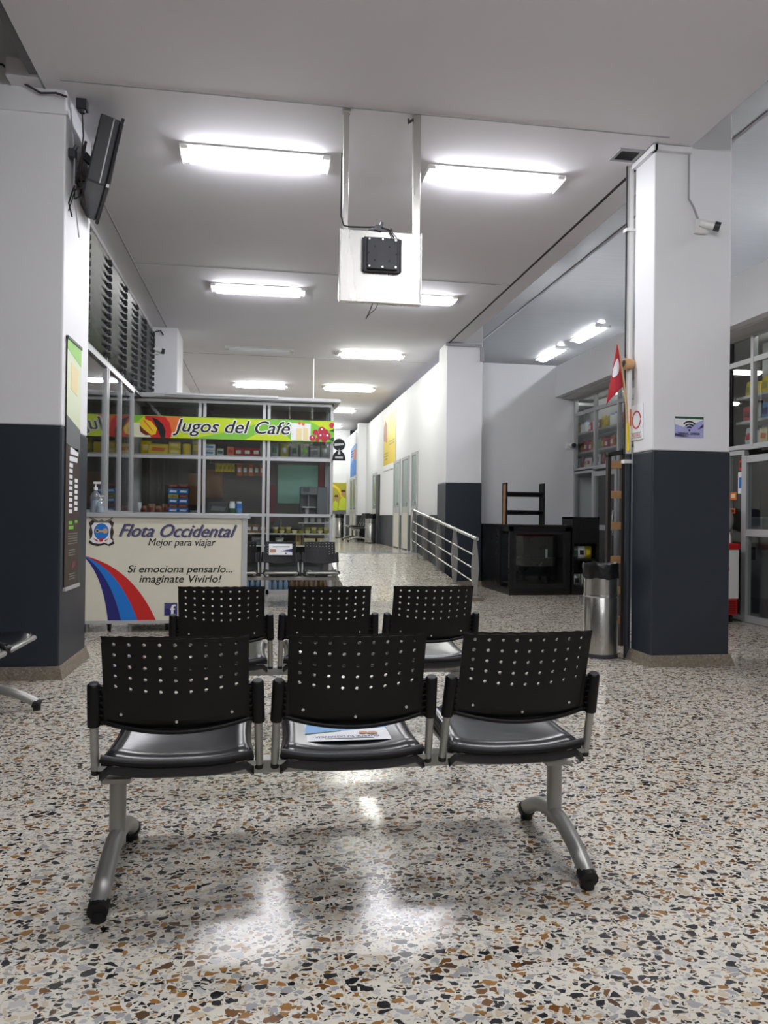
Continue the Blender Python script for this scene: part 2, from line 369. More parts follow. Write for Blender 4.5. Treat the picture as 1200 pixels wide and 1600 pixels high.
# corridor walls
cw = MB().box(3.03, 3.12, 13.2, 22.8, 1.20, 3.89).box(2.79, 3.12, 22.8, 23.05, 1.20, 3.95).box(2.79, 2.9, 23.05, 26.0, 1.20, 3.80)
struct('wall_corridor', cw, 'wall', 'white partition along the corridor')
struct('baseboard_corridor', MB().box(3.022, 3.12, 13.2, 22.78, 0, 1.2).box(2.782, 3.12, 22.78, 26, FZ, 1.2), 'band', 'dark painted lower band of the corridor partition')
struct('wall_corridor_end', MB().box(-1.75, 2.9, 26.0, 26.1, FZ, CZ), 'wall', 'white end wall of the corridor')

# glazed front on the entrance side ------------------------------------------------
wn = MB().box(-1.78, -1.72, 6.45, 10.72, 2.775, 2.83).box(-1.78, -1.72, 6.45, 10.72, 1.15, 1.19)
for y in (7.72, 8.90, 8.99, 9.78, 10.66): wn.box(-1.777, -1.723, y, y + .045, 1.18, 2.785)
w1 = struct('window_1', wn, 'alu', 'aluminium framed glazing beside the cream counter')
for a, b in ((6.45, 7.72), (7.765, 8.90), (9.035, 9.78), (9.825, 10.66)):
    MB().box(-1.754, -1.746, a, b, 1.19, 2.775).build('glass_pane', 'glass', w1)
wl = MB()
for y in (6.5, 7.85, 8.93, 9.93, 10.78, 11.55, 12.40): wl.box(-1.775, -1.735, y, y + .04, 2.83, 4.03)
wl.box(-1.775, -1.735, 6.5, 12.44, 2.83, 2.86).box(-1.775, -1.735, 6.5, 12.44, 3.99, 4.03)
w2 = struct('window_2', wl, 'darkalu', 'louvred upper windows under the ceiling')
sl = MB(); cl = MB()
ys = (6.54, 7.85, 8.93, 9.93, 10.78, 11.55, 12.40)
for a, b in zip(ys, ys[1:]):
    for k in range(13):
        z = 2.88 + k * .086
        sl.bar((-1.755, a + .05, z + .035), (-1.755, b - .01, z + .035), .006, .105, up=(.55, 0, .84))
        cl.box(-1.735, -1.695, b - .03, b - .012, z + .01, z + .06); cl.box(-1.735, -1.70, a + .045, a + .06, z + .01, z + .06)
sl.build('louvre_slat', 'louvre', w2)['kind'] = 'stuff'
cl.build('louvre_clip', 'seam', w2)['kind'] = 'stuff'
# recess next to the kiosk
rc = thing('recess_door', 'dark red and black door in the recess next to the juice kiosk', 'door', (-1.9, 10.75, 0)); rc['kind'] = 'thing'
MB().box(-.02, .02, 0, .68, 0, 2.75).build('door_leaf', 'blackmatt', rc)
MB().box(.02, .05, .40, .64, 1.75, 2.74).build('red_panel', 'dkred', rc)
MB().box(.02, .06, .05, .09, .0, 2.75).box(.02, .06, .30, .34, 0, 2.75).build('door_stile', 'darkalu', rc)
MB().bar((.05, .1, 2.05), (.05, .6, 1.85), .03, .04).build('closer_arm', 'alu', rc)

# shop windows on the far side ------------------------------------------------------
def shopwin(name, ys, zs, x, label):
    mb = MB()
    for y in ys: mb.box(x - .03, x + .03, y - .025, y + .025, zs[0], zs[-1])
    for z in zs: mb.box(x - .027, x + .027, ys[0] - .02, ys[-1] + .02, z - .03, z + .03)
    o = struct(name, mb, 'alu', label)
    for a, b in zip(ys, ys[1:]):
        for c_, d in zip(zs, zs[1:]):
            MB().box(x - .004, x + .004, a + .025, b - .025, c_ + .03, d - .03).build('glass_pane', 'glass', o)
    return o
GX = 5.48
shopwin('window_3', (8.40, 9.2, 10.30, 11.28, 12.14, 12.97), (2.02, 3.0, 3.28), GX, 'upper shop window with goods on shelves beside the far wall')
shopwin('window_4', (6.2, 7.1, 7.95, 8.40), (2.0, 2.98, 3.28), GX, 'upper shop window beyond the pillar with the wireless sign')
shopwin('window_7', (6.2, 7.12), (.04, 1.95), GX, 'lower shop pane on the viewer side of the door beside the freezer')
shopwin('window_5', (12.2, 12.97), (.04, 1.98), GX, 'lower shop pane at the corner of the far wall')
shopwin('window_6', (8.10, 8.40), (.04, 1.95), GX, 'lower shop pane behind the red and white freezer')
struct('wall_shop_low', MB().box(GX - .03, GX + .03, 8.40, 11.25, 0, 1.98), 'darkalu', 'closed metal lower front between the two shops')
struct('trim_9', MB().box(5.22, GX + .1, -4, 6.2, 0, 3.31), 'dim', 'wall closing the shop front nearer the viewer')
def shopdoor(name, y0, y1, z1, label):
    mb = MB().box(GX - .035, GX + .035, y0, y0 + .07, .001, z1).box(GX - .035, GX + .035, y1 - .07, y1, .001, z1).box(GX - .032, GX + .032, y0 + .01, y1 - .01, z1 - .08, z1 - .003)
    mb.box(GX - .032, GX + .032, y0 + .01, y1 - .01, .98, 1.06).box(GX - .032, GX + .032, y0 + .01, y1 - .01, .004, .08)
    o = struct(name, mb, 'alu', label)
    MB().box(GX - .004, GX + .004, y0 + .07, y1 - .07, .08, .98).build('lower_glass', 'glass', o)
    MB().box(GX - .004, GX + .004, y0 + .07, y1 - .07, 1.06, z1 - .08).build('upper_glass', 'glass', o)
    MB().tube([(GX - .07, y0 + .035, .9), (GX - .09, y0 + .035, 1.1), (GX - .07, y0 + .035, 1.3)], .012).build('handle', 'chrome', o)
    return o
shopdoor('door_1', 7.15, 8.10, 1.90, 'aluminium glass shop door beside the red and white freezer')
shopdoor('door_2', 11.30, 12.18, 1.95, 'aluminium glass shop door beside the black display counter')
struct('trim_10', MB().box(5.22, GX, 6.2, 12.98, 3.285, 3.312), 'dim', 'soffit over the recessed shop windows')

# corridor doors --------------------------------------------------------------------
def cdoor(name, x, y0, y1, label, z1=2.45):
    mb = MB().box(x - .03, x, y0, y0 + .06, FZ, z1).box(x - .03, x, y1 - .06, y1, FZ, z1).box(x - .027, x, y0 + .01, y1 - .01, z1 - .06, z1 - .002)
    o = struct(name, mb, 'alu', label)
    MB().box(x - .02, x, y0 + .06, y1 - .06, FZ + .03, 1.25).build('lower_panel', 'cream2', o)
    MB().box(x - .02, x, y0 + .06, y1 - .06, 1.25, 1.38).build('lock_rail', 'alu', o)
    MB().box(x - .015, x, y0 + .06, y1 - .06, 1.38, z1 - .06).build('glass_pane', 'frosted', o)
    h = MB().lathe([(.0, 0), (.03, .005), (.035, .03), (.0, .05)], n=10); h.v = [(x - .02 - v[2], y0 + .12 + v[0], 1.45 + v[1]) for v in h.v]
    h.build('knob', 'chrome', o, smooth=60)
    return o
cdoor('door_3', 3.03, 16.90, 17.72, 'corridor door of frosted glass, third from the ramp pillar')
cdoor('door_4', 3.03, 15.85, 16.62, 'corridor door of frosted glass, second from the ramp pillar')
cdoor('door_5', 3.03, 14.95, 15.52, 'corridor door of frosted glass behind the railing end', 2.47)
cdoor('door_6', 3.03, 20.5, 21.2, 'narrow corridor door beyond the tall steel bin', 2.35)
cdoor('door_7', 2.79, 23.15, 23.9, 'corridor door under the blue poster', 2.36)
cdoor('door_8', 2.79, 23.95, 24.7, 'last corridor door under the blue poster', 2.36)
MB().box(2.99, 3.03, 19.95, 20.45, FZ, 2.27).build('dark_doorway', 'dkgrey')['kind'] = 'structure'

# ================================================================== LAMPS
def make_lamp(lit, label, x, y, lampmat='lamp', rotz=0., z=CZ, group='surface fluorescent lamps on the ceiling'):
    t = thing('fluorescent_lamp', label, 'ceiling lamp', (x, y, z), rotz, group)
    MB().box(-.6, .6, -.15, .15, -.012, 0).build('body', 'white', t, bevel=.003)
    pf = [(-.10, -.012)] + [(-.10 * cos(pi * k / 10), -.032 - .052 * sin(pi * k / 10)) for k in range(0, 11)] + [(.10, -.012)]
    d = MB(); d.prism(pf, lambda a, b, q: (q, a, b), -.53, .53)
    d.build('diffuser', lampmat if lit else 'paper', t, smooth=50)
    for s_ in (-1, 1):
        e = MB(); e.box(s_ * .566 - .03, s_ * .566 + .03, -.13, -.03, -.035, -.012).box(s_ * .566 - .03, s_ * .566 + .03, .03, .13, -.035, -.012).box(s_ * .597 - .004, s_ * .597 + .004, -.15, .15, -.045, 0)
        e.build('end_cap', 'white', t)
    return t
rows = [('first', 6.40), ('second', 10.10), ('third', 13.78), ('fourth', 17.48)]
for o_, y in rows:
    make_lamp(o_ != 'third', ('lit' if o_ != 'third' else 'unlit') + f' ceiling lamp on the louvre window side, {o_} beyond the pillars', -.09, y)
for o_, y in rows + [('fifth', 21.12), ('sixth', 24.8)]:
    make_lamp(True, f'lit ceiling lamp on the shop side of the hall, {o_} beyond the pillars', 1.93 if y < 12 else 1.90, y, 'lamp' if y < 12 else 'lampg')
for y in (2.72, -.96, -4.64):
    for x, sd in ((-.09, 'louvre window side'), (1.93, 'shop side')):
        make_lamp(True, f'ceiling lamp behind the viewer on the {sd} at {abs(y):.0f} metres', x, y)
for y, o_ in ((11.0, 'first'), (7.9, 'second'), (4.7, 'third')):  # out-of-view lamps added to lift the glossy ceiling
    make_lamp(True, f'unseen fill lamp on the glossy ceiling over the shops, {o_} before the visible pair', 6.26, y, rotz=pi / 2, z=HZ, group='lamps on the glossy ceiling')
make_lamp(True, 'nearer of two lamps on the glossy ceiling over the shops', 6.26, 14.2, rotz=pi / 2, z=HZ, group='lamps on the glossy ceiling')
make_lamp(True, 'farther of two lamps on the glossy ceiling over the shops', 6.24, 16.15, rotz=pi / 2, z=HZ, group='lamps on the glossy ceiling')
for x, y, z, rz_, lab in ((5.545, 12.65, 3.30, pi / 2, 'added fill tube over the shelves in the corner shop, beside the far wall'), (5.545, 11.5, 3.30, pi / 2, 'added fill tube over the shelves in the corner shop, beside the flag'),
                       (5.545, 7.75, 3.30, pi / 2, 'added fill tube over the shelves above the freezer'),
                       (6.3, 8.0, 3.30, 0, 'added fill tube inside the shop behind the freezer'), (6.3, 12.2, 3.30, 0, 'added fill tube inside the corner shop'),
                       (-1.2, 11.53, 2.815, 0, 'added fill tube under the kiosk roof, recess end'), (.45, 11.53, 2.815, 0, 'added fill tube under the kiosk roof, corridor end')):
    t = thing('fill_tube', lab, 'lamp', (x, y, z), rz_, 'added fill tubes over the goods')  # hidden tubes added to brighten the goods and shop interiors
    MB().box(-.46, .46, -.015, .015, -.012, 0).build('body', 'white', t)
    MB().tube([(-.45, 0, -.022), (.45, 0, -.022)], .01, 8).build('tube', 'fill_glow', t)

# ================================================================== BENCHES
def back_mesh():
    W = .205; zt = .805; cols = [-W, -.1775] ; 
    xs = [-W] + [-.19125 + .0425 * k for k in range(10)] + [W]
    ncol = len(xs) - 1
    def hh(u): return .030 + .006 * (1 - u * u)
    def P(x, t):
        u = x / W; a = .006
        t5 = 5 * hh(u) + a; zb = .514 + .028 * u * u
        if t <= 0: z = zt + t * a
        elif t <= 5: z = zt - a - t * hh(u)
        else: z = (zt - t5) + (t - 5) / 3.0 * (zb - (zt - t5))
        y = -.205 - (z - .53) * .32 - .028 * (1 - u * u)
        if z < .548: y += (0.548 - z) * .25
        return (x * (1.0 + .02 * (zt - z)), y, z)
    mb = MB()
    def fan(x0, x1, t0, t1, hole):
        xm = (x0 + x1) / 2; tm = (t0 + t1) / 2
        out = [(x0, t1), (xm, t1), (x1, t1), (x1, tm), (x1, t0), (xm, t0), (x0, t0), (x0, tm)]
        o3 = [P(*p) for p in out]
        if hole:
            r = .0056; h_ = hh(xm / W); angs = [225, 270, 315, 0, 45, 90, 135, 180]
            inn = [P(xm + r * cos(radians(a)), tm - r * sin(radians(a)) / h_) for a in angs]
            mb.add(o3 + inn, [(i, (i + 1) % 8, 8 + (i + 1) % 8, 8 + i) for i in range(8)])
        else: mb.add(o3, [tuple(range(8))])
    for c_ in range(ncol):
        mbx0, mbx1 = xs[c_], xs[c_ + 1]
        mb.add([P(mbx0, 0), P((mbx0 + mbx1) / 2, 0), P(mbx1, 0), P(mbx1, -1), P((mbx0 + mbx1) / 2, -1), P(mbx0, -1)], [(0, 1, 2, 3, 4, 5)])
        for r_ in range(5): fan(mbx0, mbx1, r_, r_ + 1, 0 < c_ < ncol - 1)
        for r_ in range(5, 8): fan(mbx0, mbx1, r_, r_ + 1, False)
    return mb
def seat_fn(u, v):
    x = (u * 2 - 1); vv = v
    wid = .222 - .016 * sin(pi * min(1, vv * 1.0)) if vv < .9 else .222
    y = -.195 + .45 * vv
    z = .418 + .030 * vv + .022 * abs(x) ** 3 - .012 * sin(pi * vv) * (1 - x * x)
    if vv > .82: z -= .9 * (vv - .82) ** 2 * 1.2
    if vv < .08: z -= 2.2 * (.08 - vv) ** 1.5
    if abs(x) > .93: z -= .35 * (abs(x) - .93)
    return (x * wid, y, z)
def make_bench(label):
    t = thing('waiting_bench', label, 'bench', (0, 0, 0), 0, 'three-seat black waiting benches')
    MB().box(-.765, .765, -.03, .03, .315, .358).build('beam', 'silver', t, bevel=.004)
    for sx in (-.73, .73):
        lg = MB(); lg.tube([(sx, 0, .10), (sx, 0, .32)], .026, 14)
        arc = [(sx, -.29 + .58 * k / 16, .034 + .095 * (1 - abs(-1 + k / 8) ** 2.0)) for k in range(17)]
        lg.tube(arc, .027, 14)
        lg.box(sx - .045, sx + .045, -.045, .045, .305, .318)
        l = lg.build('leg', 'silver', t, smooth=50)
        for sy in (-1, 1):
            cp = MB(); cp.tube([(sx, sy * .262, .044), (sx, sy * .298, .031)], [.0295, .0295], 14)
            cp.lathe([(.022, 0), (.022, .03)], (sx, sy * .28, 0), 12)
            cp.build('foot_cap', 'rubber', l, smooth=50)
    bmesh_back = back_mesh()
    for cx in (-.526, 0, .526):
        sg = MB(); sg.grid(seat_fn, 20, 18); sg.v = [(v[0] + cx, v[1], v[2]) for v in sg.v]
        so = sg.build('seat', 'seatpl', t, smooth=60, solid=.016)
        rim = MB(); rim.tube([(cx - .222 + .444 * k / 12, -.193, .408 + .022 * abs(-1 + k / 6) ** 3) for k in range(13)], .013, 8)
        for s_ in (-1, 1): rim.tube([(cx + s_ * .2, -.18 + .42 * k / 8, .412 + .03 * k / 8) for k in range(9)], .012, 8)
        rim.build('seat_rim', 'plastic', so, smooth=60)
        MB().tube([(cx - .205, .252, .416), (cx - .195, .262, .424), (cx + .195, .262, .424), (cx + .205, .252, .416)], .014, 12).build('front_rail', 'silver', so, smooth=50)
        bk = MB(); bk.v = [(v[0] + cx, v[1], v[2]) for v in bmesh_back.v]; bk.f = list(bmesh_back.f); bk.m = list(bmesh_back.m)
        bo = bk.build('backrest', 'plastic', t, solid=.006, weld=True)
        lip = MB()
        lip.tube([(cx + .21 * (-1 + k / 8), -.205 - .005 - .028 * (1 - (-1 + k / 8) ** 2), .514 + .028 * (-1 + k / 8) ** 2) for k in range(17)], .008, 8)
        lip.build('lower_rim', 'plastic', bo, smooth=60)
        for bx, bz in ((-.158, .568), (.158, .568), (0, .545)):
            b_ = MB(); yy = -.205 - (bz - .53) * .32 - .028 * (1 - (bx / .205) ** 2) - .003
            b_.tube([(cx + bx, yy + .004, bz), (cx + bx, yy - .003, bz)], [.0055, .0045], 10)
            b_.build('screw', 'chrome', bo)
        for s_ in (-1, 1):
            tb = MB(); tb.tube([(cx + s_ * .239, -.172, .388), (cx + s_ * .2385, -.19, .44), (cx + s_ * .232, -.255, .66)], .0125, 12)
            tb.tube([(cx + s_ * .239, -.170, .380), (cx + s_ * .239, -.174, .394)], .0132, 12, 1)
            tb.box(cx + s_ * .2 - .03, cx + s_ * .2 + .03, -.19, -.16, .392, .406)
            tb.box(cx + s_ * .19 - .015, cx + s_ * .19 + .015, -.17, .2, .388, .400)
            tb.build('side_tube', ['silver', 'rubber'], t, smooth=50)
            sv = MB(); sv.tube([(cx + s_ * .2365, -.216, .535), (cx + s_ * .2315, -.252, .658), (cx + s_ * .2312, -.254, .664)], [.019, .019, .014], 12)
            sv.bar((cx + s_ * .216, -.205, .535), (cx + s_ * .208, -.243, .655), .03, .012, up=(0, 1, 0))
            for k in range(6): sv.box(cx + s_ * .214 - .005, cx + s_ * .214 + .005, -.228 - .006 * k, -.218 - .006 * k, .545 + .02 * k, .549 + .02 * k)
            sv.build('sleeve', 'plastic', bo, smooth=50)
    br = MB()
    for cx in (-.526, 0, .526): br.box(cx - .08, cx + .08, -.06, .06, .357, .405)
    br.build('seat_bracket', 'dkgrey', t)
    return t
bench = make_bench('black three-seat bench closest to the viewer, seen from behind')
bench.location = (.285, 2.56, 0)
dup(bench, (.334, 4.10, 0), 0, 'second black three-seat bench, directly in front of the first one')
dup(bench, (.24, 10.12, 0), pi, 'black bench in front of the juice kiosk, facing the viewer')
dup(bench, (-1.57, 4.03, 0), -pi / 2, 'bench cut off by the picture edge beside the pillar with the monitor')
dup(bench, (2.62, 21.9, FZ), pi / 2, 'bench standing against the corridor wall past the doors')

# notices on the chairs
fn = plane((.285, 2.522, .4355), (-1, 0, .0), (0, -1, -.045))
nt = thing('seat_notice', 'white distancing notice lying on the middle seat of the first bench', 'notice', (0, 0, 0))
decal('sheet', [rect(-.155, .155, -.12, .065)], fn, 'paper', nt, 1)
text('lettering', 'GUARDE SU DISTANCIA', fn, -.10, .11, .022, .038, 'navy', nt, 2, bold=.01)
decal('fine_print', [rect(-.08, .08, .045, .049)], fn, 'shadowink', nt, 2)
decal('band', [[(.155, -.12), (.155, -.005), (.02, -.03), (-.155, -.06), (-.155, -.12)]], fn, 'skyblue', nt, 2)
decal('band', [[(.02, -.032), (.155, -.006), (.155, .004), (.02, -.024)]], fn, 'leaf', nt, 2)
decal('picture', [circ(-.08, .005, .018, .012), circ(-.05, .0, .015, .012)], fn, 'skin', nt, 3)
fn = plane((.24, 10.38, .70), (1, 0, 0), (0, .3, .95))
n2 = thing('backrest_notice', 'white notice with a blue sweep on the backrest in front of the kiosk', 'notice', (0, 0, 0))
def curvn(a, b, d=0):
    x, y, z = fn(a, b, d); return (x, y + .025 * (1 - (a / .2) ** 2) - .035, z)
sh = MB(); sh.grid(lambda u, v: curvn(-.155 + .31 * u, -.075 + .155 * v), 10, 2); sh.build('sheet', 'paper', n2)
def strip(a0, a1, b0, b1, b2=None, b3=None, n=8):
    q = MB(); b2 = b1 if b2 is None else b2; b3 = b0 if b3 is None else b3
    q.grid(lambda u, v: curvn(a0 + (a1 - a0) * u, (b0 + (b3 - b0) * u) * (1 - v) + (b1 + (b2 - b1) * u) * v, .003), n, 1); return q
strip(.0, .155, -.02, -.02, .012, -.03).build('blue_sweep', 'navy', n2)
strip(-.10, .12, .035, .045).build('text_line', 'shadowink', n2)
strip(-.14, -.06, -.04, .005).build('picture', 'skin', n2)
strip(.06, .08, -.06, -.045).build('small_mark', 'ink', n2)

# ================================================================== CREAM COUNTER
ct = thing('travel_counter', 'cream rolling ticket counter with blue and red stripes', 'counter', (-1.73, 7.79, 0))
MB().box(0, 1.53, 0, .55, .10, 1.12).build('body', 'cream', ct, bevel=.006)
MB().box(-.02, 1.60, -.03, .60, 1.12, 1.16).build('counter_top', 'alu', ct, bevel=.004)
MB().box(1.53, 1.58, -.01, .04, .09, 1.12).box(0, 1.58, -.012, .02, .085, .115).build('edge_profile', 'alu', ct)
for x in (.06, .46, 1.0, 1.5):
    MB().tube([(x, .05, 0), (x, .05, .10)], .018, 10).build('leg', 'silver', ct)
for x in (.25, .80, 1.3):
    q = MB().tube([(x - .012, .12, .04), (x + .012, .12, .04)], .04, 14); q.box(x - .02, x + .02, .09, .15, .06, .10)
    q.build('caster', 'rubber', ct, smooth=50)
P0 = plane((0, 0, 0), (1, 0, 0), (0, 0, 1))
KX = 1.556 / 253; KZ = 1.045 / 167
def cx_(px): return (px - 122) * KX
def cz_(py): return 1.135 - (py - 806) * KZ
def front(a, b, d=0): return P0(a, b, d + .001)
# stripes
def quad_curve(p0, p1, p2, n=14): return [((1 - t) ** 2 * p0[0] + 2 * t * (1 - t) * p1[0] + t * t * p2[0], (1 - t) ** 2 * p0[1] + 2 * t * (1 - t) * p1[1] + t * t * p2[1]) for t in [k / n for k in range(n + 1)]]
ap = (cx_(125), cz_(868)); bt = .118
c0 = quad_curve(ap, (cx_(156), cz_(898)), (cx_(164), bt)); c1 = quad_curve(ap, (cx_(166), cz_(893)), (cx_(184), bt))
c2 = quad_curve(ap, (cx_(180), cz_(888)), (cx_(209), bt)); c3 = quad_curve(ap, (cx_(200), cz_(885)), (cx_(237), bt))
decal('stripe', [c0 + c1[::-1]], front, 'navy', ct); decal('stripe', [c1 + c2[::-1]], front, 'blue', ct); decal('stripe', [c2 + c3[::-1]], front, 'red', ct)
text('lettering', 'Flota Occidental', front, cx_(180), cx_(363.5), cz_(839.5), cz_(819.5), 'shadowink', ct, 1, .45, .012)
text('lettering', 'Flota Occidental', front, cx_(178.5), cx_(362), cz_(838.5), cz_(818.5), 'purple', ct, 2, .45, .008)
text('lettering', 'Mejor para viajar', front, cx_(224), cx_(329), cz_(856), cz_(841), 'ink', ct, 1, .25, .008)
text('lettering', 'Si emociona pensarlo...', front, cx_(193), cx_(356), cz_(898), cz_(883), 'ink', ct, 1, .25, .010)
text('lettering', 'imaginate Vivirlo!', front, cx_(211), cx_(339), cz_(914), cz_(898), 'ink', ct, 1, .25, .010)
icon = decal('social_icon', [rect(cx_(250), cx_(270), cz_(962), cz_(942))], front, 'navy', ct, 1)
decal('icon_gloss', [rect(cx_(251), cx_(269), cz_(951), cz_(943))], front, 'purple', icon, 2)
text('icon_letter', 'f', front, cx_(259), cx_(268), cz_(962), cz_(944.5), 'paper', icon, 3, 0, .03)
ex, ez = cx_(152.5), cz_(832); s_ = KX
em = decal('emblem', [[(ex + a * s_, ez + b * s_) for a, b in ((-19, 15), (-14, 19), (-6, 14), (6, 14), (14, 19), (19, 15), (17, 8), (19, 0), (17, -8), (20, -18), (12, -22), (5, -19), (0, -21), (-6, -22), (-14, -20), (-19, -17), (-17, -8), (-19, 0), (-17, 8))]], front, 'brown', ct, 1)
decal('emblem_scroll', [[(ex + a * s_, ez + b * s_) for a, b in ((-15, 10), (-11, 15), (11, 15), (15, 10), (13, 0), (14, -10), (18, -14), (11, -19), (4, -16), (0, -18), (-5, -18), (-12, -17), (-18, -12), (-14, -8), (-13, 0))]], front, 'paper', em, 2)
decal('emblem_oval', [circ(ex, ez + 1 * s_, 11 * s_, 13 * s_)], front, 'navy', em, 3)
decal('emblem_field', [circ(ex, ez + 1 * s_, 10.4 * s_, 12.2 * s_)], front, 'blue', em, 4)
decal('emblem_wheels', [circ(ex - 6 * s_, ez + 2 * s_, 3.2 * s_), circ(ex + 6 * s_, ez + 2 * s_, 4 * s_), rect(ex - 6 * s_, ex + 6 * s_, ez, ez + 3 * s_)], front, 'gold', em, 5)
decal('emblem_hub', [circ(ex - 6 * s_, ez + 2 * s_, 1.6 * s_)], front, 'ink', em, 6)
decal('emblem_bow', [circ(ex, ez - 12 * s_, 3 * s_), [(ex - 12 * s_, ez - 9 * s_), (ex - 5 * s_, ez - 13 * s_), (ex - 6 * s_, ez - 15 * s_)], [(ex + 12 * s_, ez - 9 * s_), (ex + 5 * s_, ez - 13 * s_), (ex + 6 * s_, ez - 15 * s_)]], front, 'red', em, 5)
decal('emblem_condor', [[(ex + a * s_, ez + b * s_) for a, b in ((-20, 24), (-12, 22), (-4, 17), (0, 21), (4, 17), (10, 20), (18, 25), (16, 21), (8, 15), (-8, 15), (-14, 19))]], front, 'shadowink', em, 3)

def pump(label, x, y, r, h, z=1.16):
    t = thing('sanitizer_bottle', label, 'bottle', (x, y, z))
    MB().lathe([(r * .95, 0), (r, .01), (r, h * .5), (r * .9, h * .58), (r * .35, h * .70), (r * .35, h * .74)], n=16).build('bottle', 'clear', t, smooth=50)
    MB().lathe([(r * .88, .006), (r * .9, h * .4)], n=14).build('gel', 'gel', t, smooth=50)
    q = MB().lathe([(r * .42, h * .73), (r * .42, h * .82), (r * .15, h * .83), (r * .15, h * .94)], n=12); q.box(-r * .35, r * .9, -r * .25, r * .25, h * .93, h)
    q.build('pump', 'white', t, smooth=50)
pump('large clear pump bottle on the cream counter', -1.65, 8.02, .052, .31)
pump('small clear pump bottle beside the large one on the cream counter', -1.58, 7.92, .036, .17)

# ================================================================== JUICE KIOSK
KY0, KY1 = 11.45, 12.42
kv = (-1.866, -.885, .04, 1.005)
kf = MB()
for k, x in enumerate(kv):
    if k in (1, 2): kf.box(x - .055, x - .012, KY0, KY0 + .05, 0, 2.83).box(x + .012, x + .055, KY0, KY0 + .05, 0, 2.83)
    else: kf.box(x - .022, x + .022, KY0, KY0 + .05, 0, 2.83)
for z in (1.16, 1.985, 2.80): kf.box(kv[0], kv[3], KY0 - .004, KY0 + .054, z - .022, z + .022)
kf.box(kv[0], kv[3], KY0, KY0 + .04, 0, .06)
for y in (KY0 + .55, KY1 - .05): kf.box(kv[3] - .022, kv[3] + .022, y, y + .05, 0, 2.83)
for z in (1.16, 1.985, 2.80): kf.box(kv[3] - .022, kv[3] + .022, KY0, KY1, z - .02, z + .02)
ks = thing('juice_kiosk', 'aluminium and glass snack kiosk with a lime green sign', 'kiosk', (0, 0, 0))
kf.build('frame', 'alu', ks)
MB().box(-1.9, 1.11, KY0 - .09, KY1 + .02, 2.83, 2.89).box(-1.55, 1.12, KY0 - .12, KY0 - .05, 2.84, 2.875).box(-1.4, .2, KY0 - .14, KY0 - .1, 2.865, 2.895).build('roof', 'alu', ks)
for a, b in zip(kv, kv[1:]):
    for z0, z1 in ((.06, 1.138), (1.182, 1.963), (2.007, 2.778)):
        MB().box(a + .03, b - .03, KY0 + .021, KY0 + .029, z0, z1).build('glass_pane', 'glass', ks)
for z0, z1 in ((1.182, 1.963), (2.007, 2.778)):
    MB().box(kv[3] - .004, kv[3] + .004, KY0 + .06, KY1 - .05, z0, z1).build('side_pane', 'glass', ks)
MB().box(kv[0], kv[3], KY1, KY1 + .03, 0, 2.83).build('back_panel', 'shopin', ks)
MB().box(kv[0], kv[3], KY0 + .06, KY0 + .50, 1.13, 1.155).build('counter_shelf', 'grey', ks)
MB().box(kv[0], kv[3], KY0 + .06, KY0 + .36, 2.015, 2.03).build('upper_shelf', 'alu', ks)
MB().box(.1, kv[3], KY0 + .06, KY0 + .40, .875, .89).box(.52, kv[3], KY0 + .06, KY0 + .35, 1.04, 1.055).box(-.3, 1.0, KY0 + .06, KY0 + .42, .695, .71).box(-.3, .1, KY0 + .06, KY0 + .4, .88, .895).build('lower_shelf', 'white', ks)
MB().box(.26, .29, KY0 + .45, KY0 + .5, .0, 1.1).box(.60, .63, KY0 + .45, KY0 + .5, .0, 1.1).build('shelf_post', 'alu', ks)
MB().box(kv[0], kv[3], KY0 + .42, KY0 + .44, .25, .69).build('cabinet_back', 'dkgrey', ks)
MB().box(kv[0], kv[3], KY0 + .06, KY0 + .45, .0, .02).build('bottom_shelf', 'grey', ks)
# sign ------------------------------------------------------------------------------
sg = thing('shop_sign', 'lime green fruit juice sign across the front of the kiosk', 'sign', (-1.866, KY0 - .03, 2.255))
MB().box(0, 2.90, 0, .02, 0, .315).build('board', 'lime', sg)
SF = plane((0, 0, 0), (1, 0, 0), (0, 0, 1))
KS = 2.90 / 315.0
def sx_(px): return (px - 207) * KS
decal('green_field', [[(sx_(300), 0), (sx_(522), 0), (sx_(522), .315), (sx_(420), .315), (sx_(372), .15)]], SF, 'green', sg, 1)
decal('pale_field', [[(sx_(380), 0), (sx_(455), 0), (sx_(435), .17), (sx_(400), .10)], [(sx_(480), .315), (sx_(522), .315), (sx_(522), .15), (sx_(500), .22)]], SF, 'lime', sg, 2)
decal('green_corner', [[(0, .315), (0, .2), (sx_(216), .22), (sx_(226), .315)]], SF, 'green', sg, 1)
decal('pale_corner', [[(0, .2), (0, 0), (sx_(236), 0), (sx_(228), .2)]], SF, 'ppale', sg, 1)
decal('red_disc', [[(sx_(226), .315), (sx_(256), .315), (sx_(264), .22), (sx_(267), .1), (sx_(265), 0), (sx_(236), 0), (sx_(230), .12)]], SF, 'red', sg, 2)
decal('orange_fade', [[(sx_(256), .315), (sx_(284), .315), (sx_(276), .16), (sx_(270), .05), (sx_(265), .0), (sx_(267), .1), (sx_(264), .22)]], SF, 'orange', sg, 2)
decal('papaya_seeds', [[(sx_(237), .29), (sx_(246), .26), (sx_(254), .19), (sx_(258), .10), (sx_(257), .0), (sx_(251), .0), (sx_(247), .1), (sx_(242), .2)]], SF, 'ink', sg, 3)
decal('mango', [[(sx_(219), .19), (sx_(224), .27), (sx_(236), .23), (sx_(245), .13), (sx_(243), .05), (sx_(236), .03), (sx_(222), .12)]], SF, 'yellow', sg, 3)
decal('mango_skin', [[(sx_(219), .17), (sx_(224), .12), (sx_(236), .035), (sx_(228), .03), (sx_(220), .08)]], SF, 'dkred', sg, 4)
